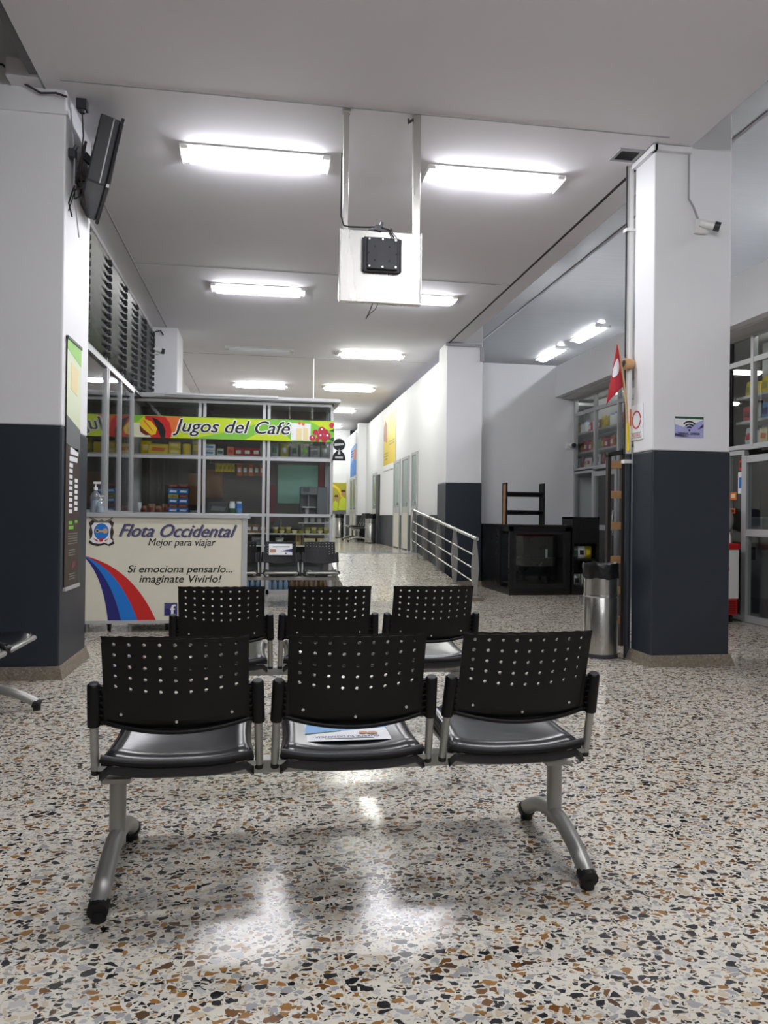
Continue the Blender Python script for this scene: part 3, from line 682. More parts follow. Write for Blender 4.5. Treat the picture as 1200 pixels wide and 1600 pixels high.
decal('mango_cut', [[(sx_(224), .24), (sx_(226), .25), (sx_(238), .11), (sx_(240), .07), (sx_(234), .13)]], SF, 'orange', sg, 4)
text('lettering_outline', 'Jugos del Café', SF, sx_(267), sx_(453.5), .025, .292, 'paper', sg, 3, .28, .055)
text('lettering', 'Jugos del Café', SF, sx_(269), sx_(451.5), .036, .281, 'ink', sg, 5, .28, .012)
decal('glass_drawing', [[(sx_(453), .012), (sx_(484), .012), (sx_(484), .265), (sx_(453), .265)]], SF, 'paper', sg, 3)
decal('juice_drawing', [rect(sx_(461), sx_(470), .02, .19), rect(sx_(472), sx_(480), .02, .2)], SF, 'peach', sg, 4)
decal('garnish_drawing', [circ(sx_(466), .27, .025), circ(sx_(472), .255, .022)], SF, 'orange', sg, 5)
decal('cherry_drawing', [circ(sx_(487), .055, .045), circ(sx_(492), .14, .04), circ(sx_(502), .17, .055), circ(sx_(500), .09, .05), circ(sx_(511), .09, .052), circ(sx_(508), .15, .04), circ(sx_(506), .035, .04), circ(sx_(518), .25, .04), circ(sx_(495), .03, .03)], SF, 'cherry', sg, 4)
decal('cherry_shine', [circ(sx_(500), .1, .014), circ(sx_(511), .1, .016), circ(sx_(487), .065, .012), circ(sx_(502), .19, .014)], SF, 'paper', sg, 5)
decal('leaf_drawing', [[(sx_(512), .05), (sx_(522), .0), (sx_(522), .07)], [(sx_(514), .17), (sx_(522), .2), (sx_(522), .15)]], SF, 'leaf', sg, 5)
MB().box(0, 2.9, -.004, .0, .309, .315).build('top_edge', 'green', sg)

# goods -----------------------------------------------------------------------------
ORD = ['first', 'second', 'third', 'fourth', 'fifth', 'sixth', 'seventh', 'eighth', 'ninth', 'tenth', 'eleventh', 'twelfth']
def g_bag(label, x, y, z, w_, h_, d_, m, lab='paper', rotz=0., group=None, kind='snack_bag'):
    t = thing(kind, label, 'snack bag', (x, y, z), rotz, group)
    n = random.random()
    def f(sg_): return lambda u, v: ((u - .5) * w_ * (1 - .06 * sin(pi * v)), sg_ * d_ / 2 * (sin(pi * min(1, max(0, v))) ** .6) * (.35 + .65 * sin(pi * (.08 + .84 * u))) * (1 - .35 * v) + .004 * sin(9 * u + 6 * n + 5 * v), v * h_)
    MB().grid(f(-1), 8, 8).grid(f(1), 8, 8).build('bag', m, t, smooth=70, weld=True)
    MB().grid(lambda u, v: ((u - .5) * w_ * .55, -d_ / 2 * (sin(pi * (.3 + .4 * v)) ** .6) * (.35 + .65 * sin(pi * (.08 + .84 * (.22 + .55 * u)))) * (1 - .35 * (.3 + .4 * v)) - .005, (.3 + .38 * v) * h_), 4, 4).build('label_print', lab, t)
    return t
def g_box(label, x, y, z, w_, h_, d_, m, lab='paper', rotz=0., group=None, kind='carton'):
    t = thing(kind, label, 'box', (x, y, z), rotz, group)
    MB().box(-w_ / 2, w_ / 2, -d_ / 2, d_ / 2, 0, h_).build('box', m, t, bevel=.004)
    F_ = plane((0, -d_ / 2, h_ * .5), (1, 0, 0), (0, 0, 1))
    decal('label_print', [[(-w_ * .36, -h_ * .16), (w_ * .30, -h_ * .22), (w_ * .38, h_ * .12), (-w_ * .28, h_ * .2)]], F_, lab, t, 2)
    MB().box(-w_ / 2 - .001, w_ / 2 + .001, -d_ / 2 - .001, d_ / 2 + .001, h_ - .012, h_ - .008).build('lid_edge', 'shadowink', t)
    return t
def g_jar(label, x, y, z, r, h, m, cap='white', group=None, kind='jar', cat='jar', bottle=False):
    t = thing(kind, label, cat, (x, y, z), 0, group)
    pr = [(r * .9, 0), (r, .01), (r, h * .62), (r * .8, h * .72), (r * .36, h * .86), (r * .34, h * .93)] if bottle else [(r * .92, 0), (r, .008), (r, h * .82), (r * .8, h * .88)]
    MB().lathe(pr, n=12).build('body', m, t, smooth=50)
    c0_ = h * .93 if bottle else h * .86
    MB().lathe([(r * (.4 if bottle else .85), c0_), (r * (.4 if bottle else .85), h)], n=12).build('cap', cap, t, smooth=50)
    return t
US = 'on the upper kiosk shelf'
UY, UZ = 11.66, 2.03
G = 'goods on the upper shelf of the kiosk'
g_bag('yellow bag at the recess end ' + US, -1.70, UY, UZ, .15, .20, .08, 'yellow', 'peach', group=G)
g_box('long yellow carton ' + US, -1.52, UY, UZ, .28, .15, .12, 'yellow', 'orange', group=G)
for k in range(2): g_box(f'small yellow box, {"lower" if k == 0 else "upper"} of two stacked ' + US, -1.29, UY, UZ + k * .095, .16, .09, .12, 'yellow', 'peach', group=G)
g_jar('glass jar of yellow sweets ' + US, -1.12, UY, UZ, .06, .19, 'yellow', 'dkgrey', G)
g_bag('tall yellow and green bag next to the jar ' + US, -.99, UY, UZ, .10, .22, .07, 'olive', 'yellow', group=G)
for k in range(2): g_box(f'pale blue carton, {"lower" if k == 0 else "upper"} of two stacked ' + US, -.79, UY, UZ + k * .085, .16, .083, .12, 'paper', 'skyblue', group=G)
g_box('small grey green box ' + US, -.635, UY, UZ, .10, .11, .08, 'foil', 'leaf', group=G)
g_box('salmon red box ' + US, -.485, UY, UZ, .10, .14, .08, 'orange', 'red', group=G)
for k in range(3): g_bag(f'pink sweet bag, {ORD[k]} from the red box ' + US, -.37 + k * .13, UY, UZ, .13, .13, .08, 'cherry', 'ppale', group=G)
for k, (x, m, l) in enumerate(((.0, 'foil', 'green'), (.16, 'foil', 'leaf'), (.31, 'olive', 'foil'), (.455, 'foil', 'leaf'), (.61, 'foil', 'green'))):
    g_bag(f'silver and green coffee bag, {ORD[k]} from the post ' + US, x, UY, UZ, .12, .21, .07, m, l, group=G)
g_bag('plain grey bag ' + US, .77, UY, UZ, .15, .18, .07, 'foil', 'grey', group=G)
g_bag('crumpled silver bag at the corridor end ' + US, .92, UY, UZ, .12, .2, .06, 'foil', 'foil', group=G)
# counter level
CZk = 1.156; CYk = 11.70
G = 'goods on the kiosk counter'
for k in range(4): g_bag(f'brown sweet bag on the kiosk counter, {ORD[k]} from the recess', -1.72 + k * .105, CYk - .02 * (k % 2), CZk, .11, .12 + .03 * (k % 2), .09, 'kraft', 'wine', group=G)
for r in range(3):
    for c_ in range(2):
        g_box(f'blue candy box, {["bottom", "middle", "top"][r]} row, {"away from" if c_ == 0 else "beside"} the brown paper', -1.305 + c_ * .145, CYk, CZk + .02 + r * .14, .14, .075, .12, 'blue', 'paper', group='stack of candy boxes')
        g_box(f'{"gold" if r == 1 else "dark brown"} candy box, {["bottom", "middle", "top"][r]} row, {"away from" if c_ == 0 else "beside"} the brown paper', -1.305 + c_ * .145, CYk, CZk - .0 + r * .14 + .095 if r < 2 else CZk + .395, .14, .06 if r < 2 else .05, .12, 'olive' if r == 1 and c_ == 0 else 'wine', 'kraft', group='stack of candy boxes')
g_bag('white paper cup bag beside the recess post', -1.79, CYk, CZk, .07, .17, .07, 'paper', 'paper')
t = thing('white_bowl', 'white bowl on the kiosk counter below the brown paper', 'bowl', (-1.0, CYk, CZk)); MB().lathe([(.03, 0), (.06, .03), (.075, .06), (.07, .06), (.05, .02)], n=16, caps=False).build('bowl', 'white', t, smooth=60)
g_bag('large hanging brown paper bag next to the candy boxes', -.99, 11.95, 1.30, .26, .48, .12, 'kraft', 'kraft', kind='paper_bag')
g_bag('large hanging brown paper bag behind the second window', -.73, 11.95, 1.42, .26, .42, .12, 'kraft', 'kraft', kind='paper_bag')
g_box('dark equipment box on the kiosk counter', -.66, CYk + .08, CZk, .30, .19, .2, 'dkgrey', 'grey', kind='till_box')
for k, (m, l, nm) in enumerate((('paper', 'leaf', 'green and white'), ('blue', 'paper', 'blue and white'))):
    g_jar(f'{nm} tin on the kiosk counter next to the dark box', -.45 + k * .10, CYk - .1, CZk, .045, .20, m, 'white', 'tins on the kiosk counter')
    o = MB().lathe([(.0465, .02), (.0465, .10)], n=12).build('tin_band', 'leaf' if k == 0 else 'skyblue', bpy.data.objects[-1] if False else None); o.location = (-.45 + k * .10, CYk - .1, CZk)
    tp = [q for q in bpy.data.objects if q.name.startswith('jar') and q.type == 'EMPTY'][-1]
    o.parent = tp; o.location = (0, 0, 0)
hb = thing('hanging_rail', 'thin rail with hanging snacks inside the kiosk', 'rail', (0, 0, 0))
MB().tube([(-.80, 11.78, 1.93), (.02, 11.78, 1.93)], .006, 8).build('rod', 'alu', hb)
MB().tube([(-.78, 11.78, 1.93), (-.78, 11.78, 2.015)], .004, 6).tube([(0, 11.78, 1.93), (0, 11.78, 2.015)], .004, 6).build('hanger', 'alu', hb)
for k in range(5): g_bag(f'yellow snack packet hanging in the kiosk, {ORD[k]} from the post', -.685 + k * .058, 11.76, 1.80, .055, .125, .03, 'yellow', 'olive', group='snacks hanging in the kiosk')
for k in range(5): g_bag(f'red and brown snack packet hanging in the kiosk, {ORD[k]} after the yellow ones', -.355 + k * .085, 11.76, 1.745, .08, .18, .05, 'kraft' if k % 2 else 'orange', 'paper', group='snacks hanging in the kiosk')
cm = thing('coffee_machine', 'grey drinks machine on the kiosk counter at the corridor end', 'machine', (.765, 11.83, 1.157))
MB().box(-.20, .20, .12, .24, 0, .44).box(.05, .20, -.14, .12, 0, .44).box(-.20, .05, -.14, .12, .32, .44).box(-.20, .05, -.14, .12, 0, .03).build('body', 'grey', cm, bevel=.008)
MB().box(-.18, .03, -.12, .11, .12, .14).tube([(-.08, -.05, .14), (-.08, -.05, .32)], .02, 10).build('dispenser', 'chrome', cm)
MB().box(-.17, -.07, -.147, -.14, .36, .42).build('display', 'dkgrey', cm)
MB().lathe([(.025, 0), (.032, .10), (.03, .10), (.024, .005)], (-.1, -.05, .03), 12).build('drip_cup', 'white', cm)
bd = thing('glass_tone_panel', 'green panel standing in for colours showing in the kiosk glass', 'board', (.55, 12.41, 1.35)); MB().box(-.32, .32, -.02, 0, 0, .62).build('board', 'teal', bd)  # panel added as stand-in for green and red tones in the kiosk glass
MB().box(.33, .42, -.03, 0, -.1, .66).box(-.44, -.36, -.03, 0, -.3, .3).build('red_edge', 'wine', bd)
# lower display
for k in range(9): 
    for j in range(2 if k not in (3, 4) else 1):
        t = thing('snack_bowl', f'pale bowl on the lower kiosk shelf, {ORD[k]} from the post, {"lower" if j == 0 else "upper"} one', 'bowl', (.19 + k * .095, 11.58, .89 + j * .045), 0, 'bowls on the lower kiosk shelf')
        MB().lathe([(.022, 0), (.036, .018), (.045, .05), (.041, .05), (.02, .012)], n=12, caps=False).build('bowl', 'peach' if (k + j) % 2 else 'olive', t, smooth=60)
        MB().lathe([(.0, .035), (.041, .036)], n=12, caps=False).build('filling', 'kraft', t)
for k in range(3): g_jar(f'white mug on the narrow kiosk shelf, {ORD[k]} from the middle', .64 + k * .10, 11.6, 1.055, .035, .085, 'white', 'shadowink', 'mugs on the narrow kiosk shelf', 'mug', 'mug')
g_box('small white box beside the mugs in the kiosk', .955, 11.6, 1.055, .07, .07, .06, 'white', 'shadowink')
for k in range(3): g_box(f'brown cake pack with white top, {ORD[k]} from the cream counter', -.21 + k * .105, 11.6, .895, .10, .13, .1, 'kraft', 'paper', group='cake packs in the lower kiosk')
for k, w_ in enumerate((.17, .13)): g_bag(f'pale wrapped loaf in the lower kiosk, {ORD[k]} from the middle post', .70 + k * .18, 11.58, .71, w_, .11, .09, 'peach', 'foil', group='wrapped loaves')
for k in range(3): g_box(f'thin white carton standing beside the loaves, {ORD[k]} from them', .945 + k * .026, 11.58, .71, .02, .11, .1, 'paper', 'grey', group='thin cartons')
g_bag('yellow brown packet between the two chair backs', .53, 11.6, .71, .08, .20, .06, 'gold', 'kraft')
g_bag('clear packet on the lower shelf behind the notice', .25, 11.6, .71, .12, .12, .08, 'foil', 'paper')
g_bag('grey foil packet at the cream counter end of the lower shelf', -.08, 11.6, .71, .16, .13, .08, 'foil', 'grey')
for k in range(8): g_jar(f'water bottle on the kiosk floor, {ORD[k]} from the cream counter', -.22 + k * .082, 11.57, .02, .033, .21, 'water', 'paper', 'water bottles in the kiosk', 'water_bottle', 'bottle', True)
for k in range(8): g_jar(f'brown drink bottle on the kiosk floor, {ORD[k]} from the water', .44 + k * .072, 11.57, .02, .03, .20, 'tea', 'paper', 'brown bottles in the kiosk', 'drink_bottle', 'bottle', True)
# round hanging logo at the corner of the kiosk
rs = thing('round_sign', 'small round black sign on a foot at the kiosk corner', 'sign', (1.11, 11.42, 1.985))
RF = plane((0, 0, 0), (1, 0, 0), (0, 0, 1))
r_ = MB(); r_.prism(circ(0, .235, .095), RF, -.008, .008); r_.prism([(-.1, 0), (.1, 0), (.085, .09), (.03, .15), (-.03, .15), (-.085, .09)], RF, -.008, .008); r_.build('plate', 'ink', rs)
r_ = MB(); r_.prism(arcband(0, .235, .088, .096, 0, 360, 32), RF, .008, .011); r_.build('rim', 'alu', rs)
decal('badge', [[(-.07, .215), (.07, .23), (.07, .26), (-.07, .25)], [(-.06, .03), (.06, .03), (.055, .06), (-.055, .06)], [(-.02, .09), (.0, .18), (.02, .09)]], lambda a, b, d=0: RF(a, b, d + .008), 'alu', rs, 2)
MB().box(-.11, -.095, -.005, .005, .2, .22).bar((-.1, 0, .21), (-.08, 0, .21), .01, .01).build('bracket', 'alu', rs)
cp = thing('conduit_pole', 'thin white conduit dropping from the ceiling behind the kiosk', 'conduit', (.90, 14.38, FZ)); MB().tube([(0, 0, 0), (0, 0, CZ - FZ)], .018, 8).build('pipe', 'white', cp)
MB().box(-.04, .04, -.04, .04, 0, .02).build('base', 'white', cp)

# ================================================================== PILLAR WITH MONITOR
mo = thing('wall_monitor', 'black monitor tilted down on a bracket high on the pillar', 'monitor', (-1.215, 6.0, 3.71))
mo.rotation_euler = (0, radians(11), radians(17))
MB().box(-.10, .035, -.36, .36, -.25, .25).build('housing', 'dkgrey', mo, bevel=.012)
MB().box(.035, .06, -.375, .375, -.265, .265).build('bezel', 'blackmatt', mo, bevel=.005)
MB().box(.058, .063, -.34, .34, -.225, .235).build('screen', 'screen', mo)
MB().box(-.012, -.004, -.362, -.358, -.24, .24).build('trim_line', 'alu', mo)
MB().box(.036, .056, -.378, -.374, -.26, -.235).build('sticker', 'paper', mo)
br = MB().box(-.165, -.145, -.12, .05, -.16, .12).bar((-.15, -.05, .05), (-.07, -.05, .0), .03, .05).bar((-.15, -.05, -.14), (-.07, -.05, -.1), .03, .04)
br.build('bracket', 'blackmatt', mo)
cb = MB().tube([(-.10, -.2, -.3), (-.14, -.22, -.36), (-.16, -.3, -.30), (-.17, -.32, -.44), (-.13, -.3, -.52)], .006, 6)
cb.tube([(-.1, -.3, -.28), (-.15, -.33, -.34), (-.16, -.34, -.5)], .005, 6); cb.build('cables', 'blackmatt', mo)
jb = thing('junction_box', 'small black box on the ceiling with a cable to the monitor', 'junction box', (-1.31, 5.75, CZ))
MB().box(-.035, .035, -.035, .035, -.07, 0).lathe([(.02, -.09), (.025, -.07)], n=10).build('box', 'dkgrey', jb)
MB().tube([(0, 0, -.08), (.01, .0, -.25), (-.01, .02, -.5), (.0, .05, -.62), (.01, .1, -.72)], .005, 6).build('cable', 'brown', jb)
sk = thing('cable_clamp', 'small dark clamp and cable on the pillar edge above the monitor', 'cable clamp', (-1.37, 5.72, 3.70))
MB().box(-.015, .03, -.03, .03, -.03, .03).tube([(.02, -.02, .02), (.04, -.02, .05)], .015, 8).build('clamp', 'dkgrey', sk)
MB().tube([(.02, 0, -.03), (.02, -.01, -.25), (.03, .05, -.45), (.03, .12, -.55)], .005, 6).tube([(0, -.05, .3), (.01, -.03, .15), (.015, 0, .03)], .006, 6).build('cable', 'paleseam', sk)
cl_ = thing('loose_cable', 'grey cable sagging along the top of the pillar with the monitor', 'cable', (0, 0, 0))
MB().tube([(-2.0, 5.60, 4.27), (-1.8, 5.6, 4.22), (-1.65, 5.6, 4.10), (-1.55, 5.6, 4.05), (-1.45, 5.6, 4.06), (-1.38, 5.6, 4.04)], .008, 6).build('cable', 'seam', cl_)
bn = thing('hanging_banner', 'tall dark banner with a green top on the side of the pillar', 'banner', (-1.378, 5.715, .60))
BF = plane((0, 0, 0), (0, 1, 0), (0, 0, 1))
MB().box(-.004, .0, 0, .41, .02, 1.80).build('cloth', 'brown', bn)
MB().box(-.012, .012, -.01, .42, 0, .025).build('bottom_rail', 'alu', bn); MB().box(-.01, .008, -.005, .415, 1.79, 1.81).build('top_rail', 'dkgrey', bn)
decal('picture', [[(.0, 1.25), (.41, 1.18), (.41, 1.79), (.0, 1.79)]], BF, 'ppale', bn, 1)
decal('green_top', [[(.0, 1.72), (.41, 1.66), (.41, 1.79), (.0, 1.79)]], BF, 'green', bn, 2)
decal('yellow_tint', [[(.1, 1.45), (.3, 1.42), (.33, 1.62), (.12, 1.64)]], BF, 'peach', bn, 2)
decal('mist', [[(.0, 1.05), (.41, 1.0), (.41, 1.18), (.0, 1.25)]], BF, 'grey', bn, 1)
wb = [rect(.12, .36, .98, 1.03), rect(.10, .34, .93, .965), rect(.10, .2, .885, .915)]
for k in range(8): wb += [rect(.10, .19, .845 - k * .042, .873 - k * .042)] + ([rect(.26, .35, .865 - k * .042, .893 - k * .042)] if k > 1 else [])
decal('white_blocks', wb, BF, 'paper', bn, 1)
decal('green_blocks', [rect(.1, .2, .47, .495), rect(.1, .24, .435, .46), rect(.28, .36, .48, .5)], BF, 'green', bn, 1)
decal('text_lines', [rect(.08, .37, .40 - k * .018, .407 - k * .018) for k in range(5)] + [rect(.1, .3, .28 - k * .018, .287 - k * .018) for k in range(3)] + [rect(.12, .3, .07 + k * .018, .077 + k * .018) for k in range(3)], BF, 'shadowink', bn, 1)
decal('red_mark', [[(.2, .14), (.3, .16), (.31, .2), (.22, .19)]], BF, 'dkred', bn, 1)

# ================================================================== HANGING STEEL PANEL
hp = thing('television_mount', 'stainless steel panel hung on two posts from the ceiling', 'television mount', (.818, 5.5, 2.705))
MB().box(-.297, .297, -.012, .012, 0, .51).box(-.297, .297, -.03, .03, -.012, .004).box(-.301, -.29, -.03, .03, 0, .51).box(.29, .301, -.03, .03, 0, .51).build('plate', 'steel', hp, bevel=.003)
MB().box(-.275, -.235, .02, .06, .35, 1.395).box(-.285, -.225, .015, .065, 1.37, 1.395).build('post', 'steel', hp, bevel=.003)
MB().box(.235, .29, .0, .055, .35, 1.395).build('post', 'steel', hp, bevel=.003)
mp = MB().box(-.125, .135, -.045, -.012, .205, .455).box(-.105, .115, -.07, -.045, .22, .44).box(-.14, -.125, -.04, -.012, .215, .45).box(.135, .15, -.04, -.012, .215, .45)
mpo = mp.build('mount_plate', 'dkgrey', hp, bevel=.004)
bl = MB()
for a, b in ((-.09, .43), (.005, .432), (.10, .43), (-.09, .235), (.005, .233), (.10, .235)): bl.tube([(a, -.07, b), (a, -.078, b)], .008, 8)
bl.build('bolt', 'chrome', mpo)
bl = MB()
for a, b in ((-.05, .38), (.055, .38), (-.05, .28), (.055, .28), (-.095, .33), (.105, .33)): bl.tube([(a, -.0695, b), (a, -.0715, b)], .007, 8)
bl.build('hole', 'ink', mpo)
MB().tube([(-.03, 0, .51), (-.02, 0, .55)], .035, 10).tube([(.0, 0, .52), (.01, 0, .58)], .014, 8).box(-.09, .09, -.02, .02, .51, .525).build('top_bracket', 'grey', hp)
MB().tube([(-.29, -.02, 1.05), (-.292, -.02, .60), (-.27, -.02, .53), (-.22, -.02, .525), (-.1, -.02, .53), (-.02, -.02, .54), (.06, -.02, .52), (.09, -.04, .46)], .006, 6).tube([(.07, -.03, .53), (.08, -.05, .49), (.11, -.06, .45)], .004, 6).tube([(.20, .02, 1.36), (.195, .02, 1.33), (.25, .02, 1.37)], .01, 6).build('cables', 'seam', hp)
MB().tube([(-.05, 0, -.0), (-.07, 0, -.06), (-.10, 0, -.125)], .004, 6).tube([(-.01, 0, -.0), (-.03, 0, -.05), (-.075, 0, -.09), (-.1, 0, -.12)], .003, 6).build('loose_wire', 'seam', hp)

# ================================================================== PILLAR WITH SIGNS
ws = thing('wifi_sign', 'lavender wireless internet sign on the white pillar', 'sign', (3.325, 5.634, 1.89))
WF = plane((0, 0, 0), (1, 0, 0), (0, 0, 1))
MB().box(-.122, .122, 0, .006, -.082, .082).build('sheet', 'lav', ws)
decal('green_edge', [[(-.122, .066), (.122, .062), (.122, .082), (-.122, .082)]], WF, 'leaf', ws, 1)
decal('white_field', [[(-.122, .02), (-.05, .0), (.05, .03), (.122, .062), (-.122, .066)]], WF, 'paper', ws, 1)
decal('violet_sweep', [[(.07, -.02), (.122, .0), (.122, .03), (.10, .01)], [(-.122, -.07), (-.122, -.05), (.0, -.072), (-.05, -.08)]], WF, 'purple', ws, 1)
decal('wifi_mark', [circ(0, -.025, .008), arcband(0, -.025, .02, .03, 45, 135), arcband(0, -.025, .042, .052, 45, 135), arcband(0, -.025, .063, .074, 45, 135)], WF, 'ink', ws, 2)
text('lettering', 'TERMINAL ARMENIA', WF, -.10, .09, -.062, -.042, 'ink', ws, 2, 0, .02)
ds = thing('warning_sign', 'white warning sign with a red ring on the side of the pillar', 'sign', (3.012, 5.80, 1.95))
DF = plane((0, 0, 0), (0, -1, 0), (0, 0, 1))
MB().box(0, .006, -.005, .195, -.145, .145).build('sheet', 'paper', ds)
def DF2(a, b, d=0): return DF(a - .095, b, d)
decal('red_ring', [arcband(0, .02, .062, .074, 0, 360, 32)], DF2, 'red', ds, 2)
text('lettering', 'PELIGRO', DF2, -.065, .065, -.118, -.095, 'red', ds, 2)
decal('rule', [rect(-.08, .08, -.088, -.085), rect(-.08, .08, -.128, -.125)], DF2, 'shadowink', ds, 2)
cp = thing('conduit_pipe', 'vertical pipe on the pillar edge, white above and dark below', 'pipe', (3.003, 6.012, 0))
MB().tube([(0, 0, 1.70), (0, 0, CZ)], .024, 12).build('upper_pipe', 'white', cp, smooth=50); MB().tube([(0, 0, 0), (0, 0, 1.70)], .0245, 12).build('lower_pipe', 'band', cp, smooth=50)
MB().box(-.05, .03, -.03, .03, 3.55, 3.575).box(-.05, .03, -.03, .03, 2.42, 2.445).box(-.05, .03, -.03, .03, 1.62, 1.65).build('pipe_clip', 'white', cp)
MB().tube([(-.036, 0, 1.70), (-.036, 0, CZ)], .008, 8).build('thin_wire', 'seam', cp)
MB().box(-.004, .012, -.027, -.022, 1.93, 2.07).build('orange_tape', 'orange', cp)
fl = thing('red_flag', 'red pennant with a white oval on a bamboo stick at the pillar', 'flag', (2.93, 5.98, 1.70))
MB().tube([(.055, 0, .02), (.035, 0, .4), (.0, .0, .65), (-.05, 0, .90)], .010, 10).build('stick', 'bamboo', fl, smooth=60)
def flagf(u, v):   # v from tip down; u from the stick outwards
    px, pz = -.055 + .072 * v, .895 - .34 * v
    qx, qz = -.062 - .075 * v, .895 - .50 * v
    return (px + (qx - px) * u, .028 * sin(6.5 * u + 1.5 * v) * v - .014, pz + (qz - pz) * u - .03 * v * sin(pi * u) * (v > .5) * -1)
MB().grid(flagf, 14, 14).build('cloth', 'flag', fl, smooth=70, solid=.003)
ov = MB(); c_ = [(.60 + .40 * cos(2 * pi * k / 20), .45 + .18 * sin(2 * pi * k / 20)) for k in range(20)]
ov.add([(lambda p: (p[0], p[1] - .008, p[2]))(flagf(*q)) for q in [(.60, .45)] + c_], [(0, 1 + k, 1 + (k + 1) % 20) for k in range(20)]); ov.build('white_oval', 'paper', fl)
MB().tube([(.055, 0, .02), (.045, 0, .25)], .013, 8).build('tape', 'yellow', fl)
wp = thing('siren_horn', 'small tan round horn on the pillar edge behind the flag', 'horn', (2.975, 5.97, 2.44))
h = MB().lathe([(.035, 0), (.045, .03), (.05, .075), (.03, .08), (.02, .05)], n=16); h.v = [(-v[2] + .04, v[1], v[0]) for v in h.v]; h.build('body', 'wood', wp, smooth=50)
h = MB().lathe([(.0, .082), (.028, .082)], n=12, caps=False); h.v = [(-v[2] + .035, v[1], v[0]) for v in h.v]; h.build('mouth', 'ink', wp)
def camera(label, loc, yaw, tilt, base=True, sc=1.0, group='security cameras'):
    t = thing('security_camera', label, 'camera', loc, 0, group)
    d = Vector((cos(yaw) * cos(tilt), sin(yaw) * cos(tilt), sin(tilt)))
    MB().box(-.055 * sc, .055 * sc, -.035 * sc, .0, -.055 * sc, .055 * sc).build('junction_box', 'white', t, bevel=.006)
    a = Vector((.01 * sc, -.045 * sc, .015 * sc))
    MB().tube([(.0, -.03 * sc, .0), a], .02 * sc, 10).build('joint', 'white', t)
    MB().tube([a - d * .03 * sc, a + d * .09 * sc], .032 * sc, 14).build('barrel', 'white', t, smooth=50)
    MB().tube([a + d * .08 * sc, a + d * .125 * sc], .036 * sc, 14).build('lens_hood', 'dkgrey', t, smooth=50)
    return t
c1_ = camera('white security camera facing the shops, high on the pillar with the wireless sign', (3.40, 5.64, 3.48), radians(-25), radians(-18))
MB().tube([(-.10, -.01, .60), (-.10, -.01, .22), (-.06, -.01, .16), (-.02, -.02, .05)], .008, 8).build('cable', 'paleseam', c1_)
c2_ = camera('security camera on the pillar rising behind the juice kiosk', (-1.70, 12.5, 3.72), radians(10), radians(-10), sc=1.1)
MB().tube([(-.0, -.02, .30), (.08, -.03, .32), (.12, -.02, .25)], .01, 8).tube([(-.02, -.03, .05), (-.02, -.03, .3)], .01, 8).build('cable', 'seam', c2_)
c3_ = camera('white security camera at the corner of the far wall and the shop window', (5.36, 13.0, 2.45), radians(-75), radians(-5), sc=1.0)
cvent = thing('ceiling_vent', 'dark square ceiling vent beside the pillar with the wireless sign', 'vent', (2.87, 5.82, CZ))
MB().box(-.105, .105, -.10, -.075, -.012, 0).box(-.105, .105, .075, .10, -.012, 0).box(-.105, -.08, -.075, .075, -.012, 0).box(.08, .105, -.075, .075, -.012, 0).build('frame', 'paleseam', cvent)
MB().box(-.08, .08, -.075, .075, -.006, 0).build('opening', 'navy' if False else 'ink', cvent)

# ================================================================== BINS, RACK, COUNTER
def make_bin(label, loc):
    t = thing('waste_bin', label, 'bin', loc, 0, 'tall steel waste bins')
    MB().lathe([(.138, 0), (.141, .02), (.141, .50), (.138, .505)], n=36).build('lower_body', 'steel', t, smooth=50)
    MB().lathe([(.142, .503), (.144, .515), (.142, .525)], n=36).build('ring', 'chrome', t, smooth=50)
    MB().lathe([(.139, .52), (.139, .68)], n=36).build('upper_body', 'steel', t, smooth=50)
    MB().lathe([(.142, 0), (.144, .01), (.144, .03), (.142, .035)], n=36).build('base_ring', 'dkgrey', t, smooth=50)
    n = 48; bg = MB()
    vs = []
    prof = [(.146, .66), (.150, .69), (.147, .73), (.151, .765), (.144, .785), (.128, .77), (.11, .70)]
    for j, (r, z) in enumerate(prof):
        for k in range(n):
            a = 2 * pi * k / n; w_ = .003 * sin(9 * a + j) + .0025 * sin(17 * a + 2 * j)
            vs.append(((r + w_) * cos(a), (r + w_) * sin(a), z + (.006 * sin(5 * a) + .004 * sin(13 * a)) * (1 if j in (0, 4) else .5)))
    bg.add(vs, [(i * n + k, i * n + (k + 1) % n, (i + 1) * n + (k + 1) % n, (i + 1) * n + k) for i in range(len(prof) - 1) for k in range(n)])
    bg.build('bin_bag', 'bag', t, smooth=80)
    return t
wb0 = make_bin('steel bin with a black bag beside the pillar with the wireless sign', (2.82, 6.12, 0))
dup(wb0, (2.82, 20.2, FZ), .4, 'steel bin in the corridor beside the narrow door')
dup(wb0, (2.50, 25.3, FZ), .9, 'steel bin at the far end of the corridor under the yellow poster')
rk = thing('wooden_rack', 'tall dark ladder rack with light wooden slats behind the steel bin', 'rack', (3.10, 6.60, 0))
MB().box(0, .032, 0, .05, 0, 1.74).build('upright', 'darkwood', rk, bevel=.003); MB().box(.135, .185, 0, .05, 0, 1.80).build('upright', 'darkwood', rk, bevel=.003)
MB().hexa([(0, 0, 1.72), (0, 0, 1.76), (0, .05, 1.72), (0, .05, 1.76), (.185, 0, 1.755), (.185, 0, 1.80), (.185, .05, 1.755), (.185, .05, 1.80)]).build('top_board', 'darkwood', rk)
for z in (.20, .47, .75, 1.06, 1.345, 1.62): MB().box(.032, .135, .005, .045, z, z + .068).build('slat', 'wood', rk, bevel=.003)
dc = thing('display_counter', 'black display counter with glass front in the corner', 'counter', (3.66, 11.1, 0))
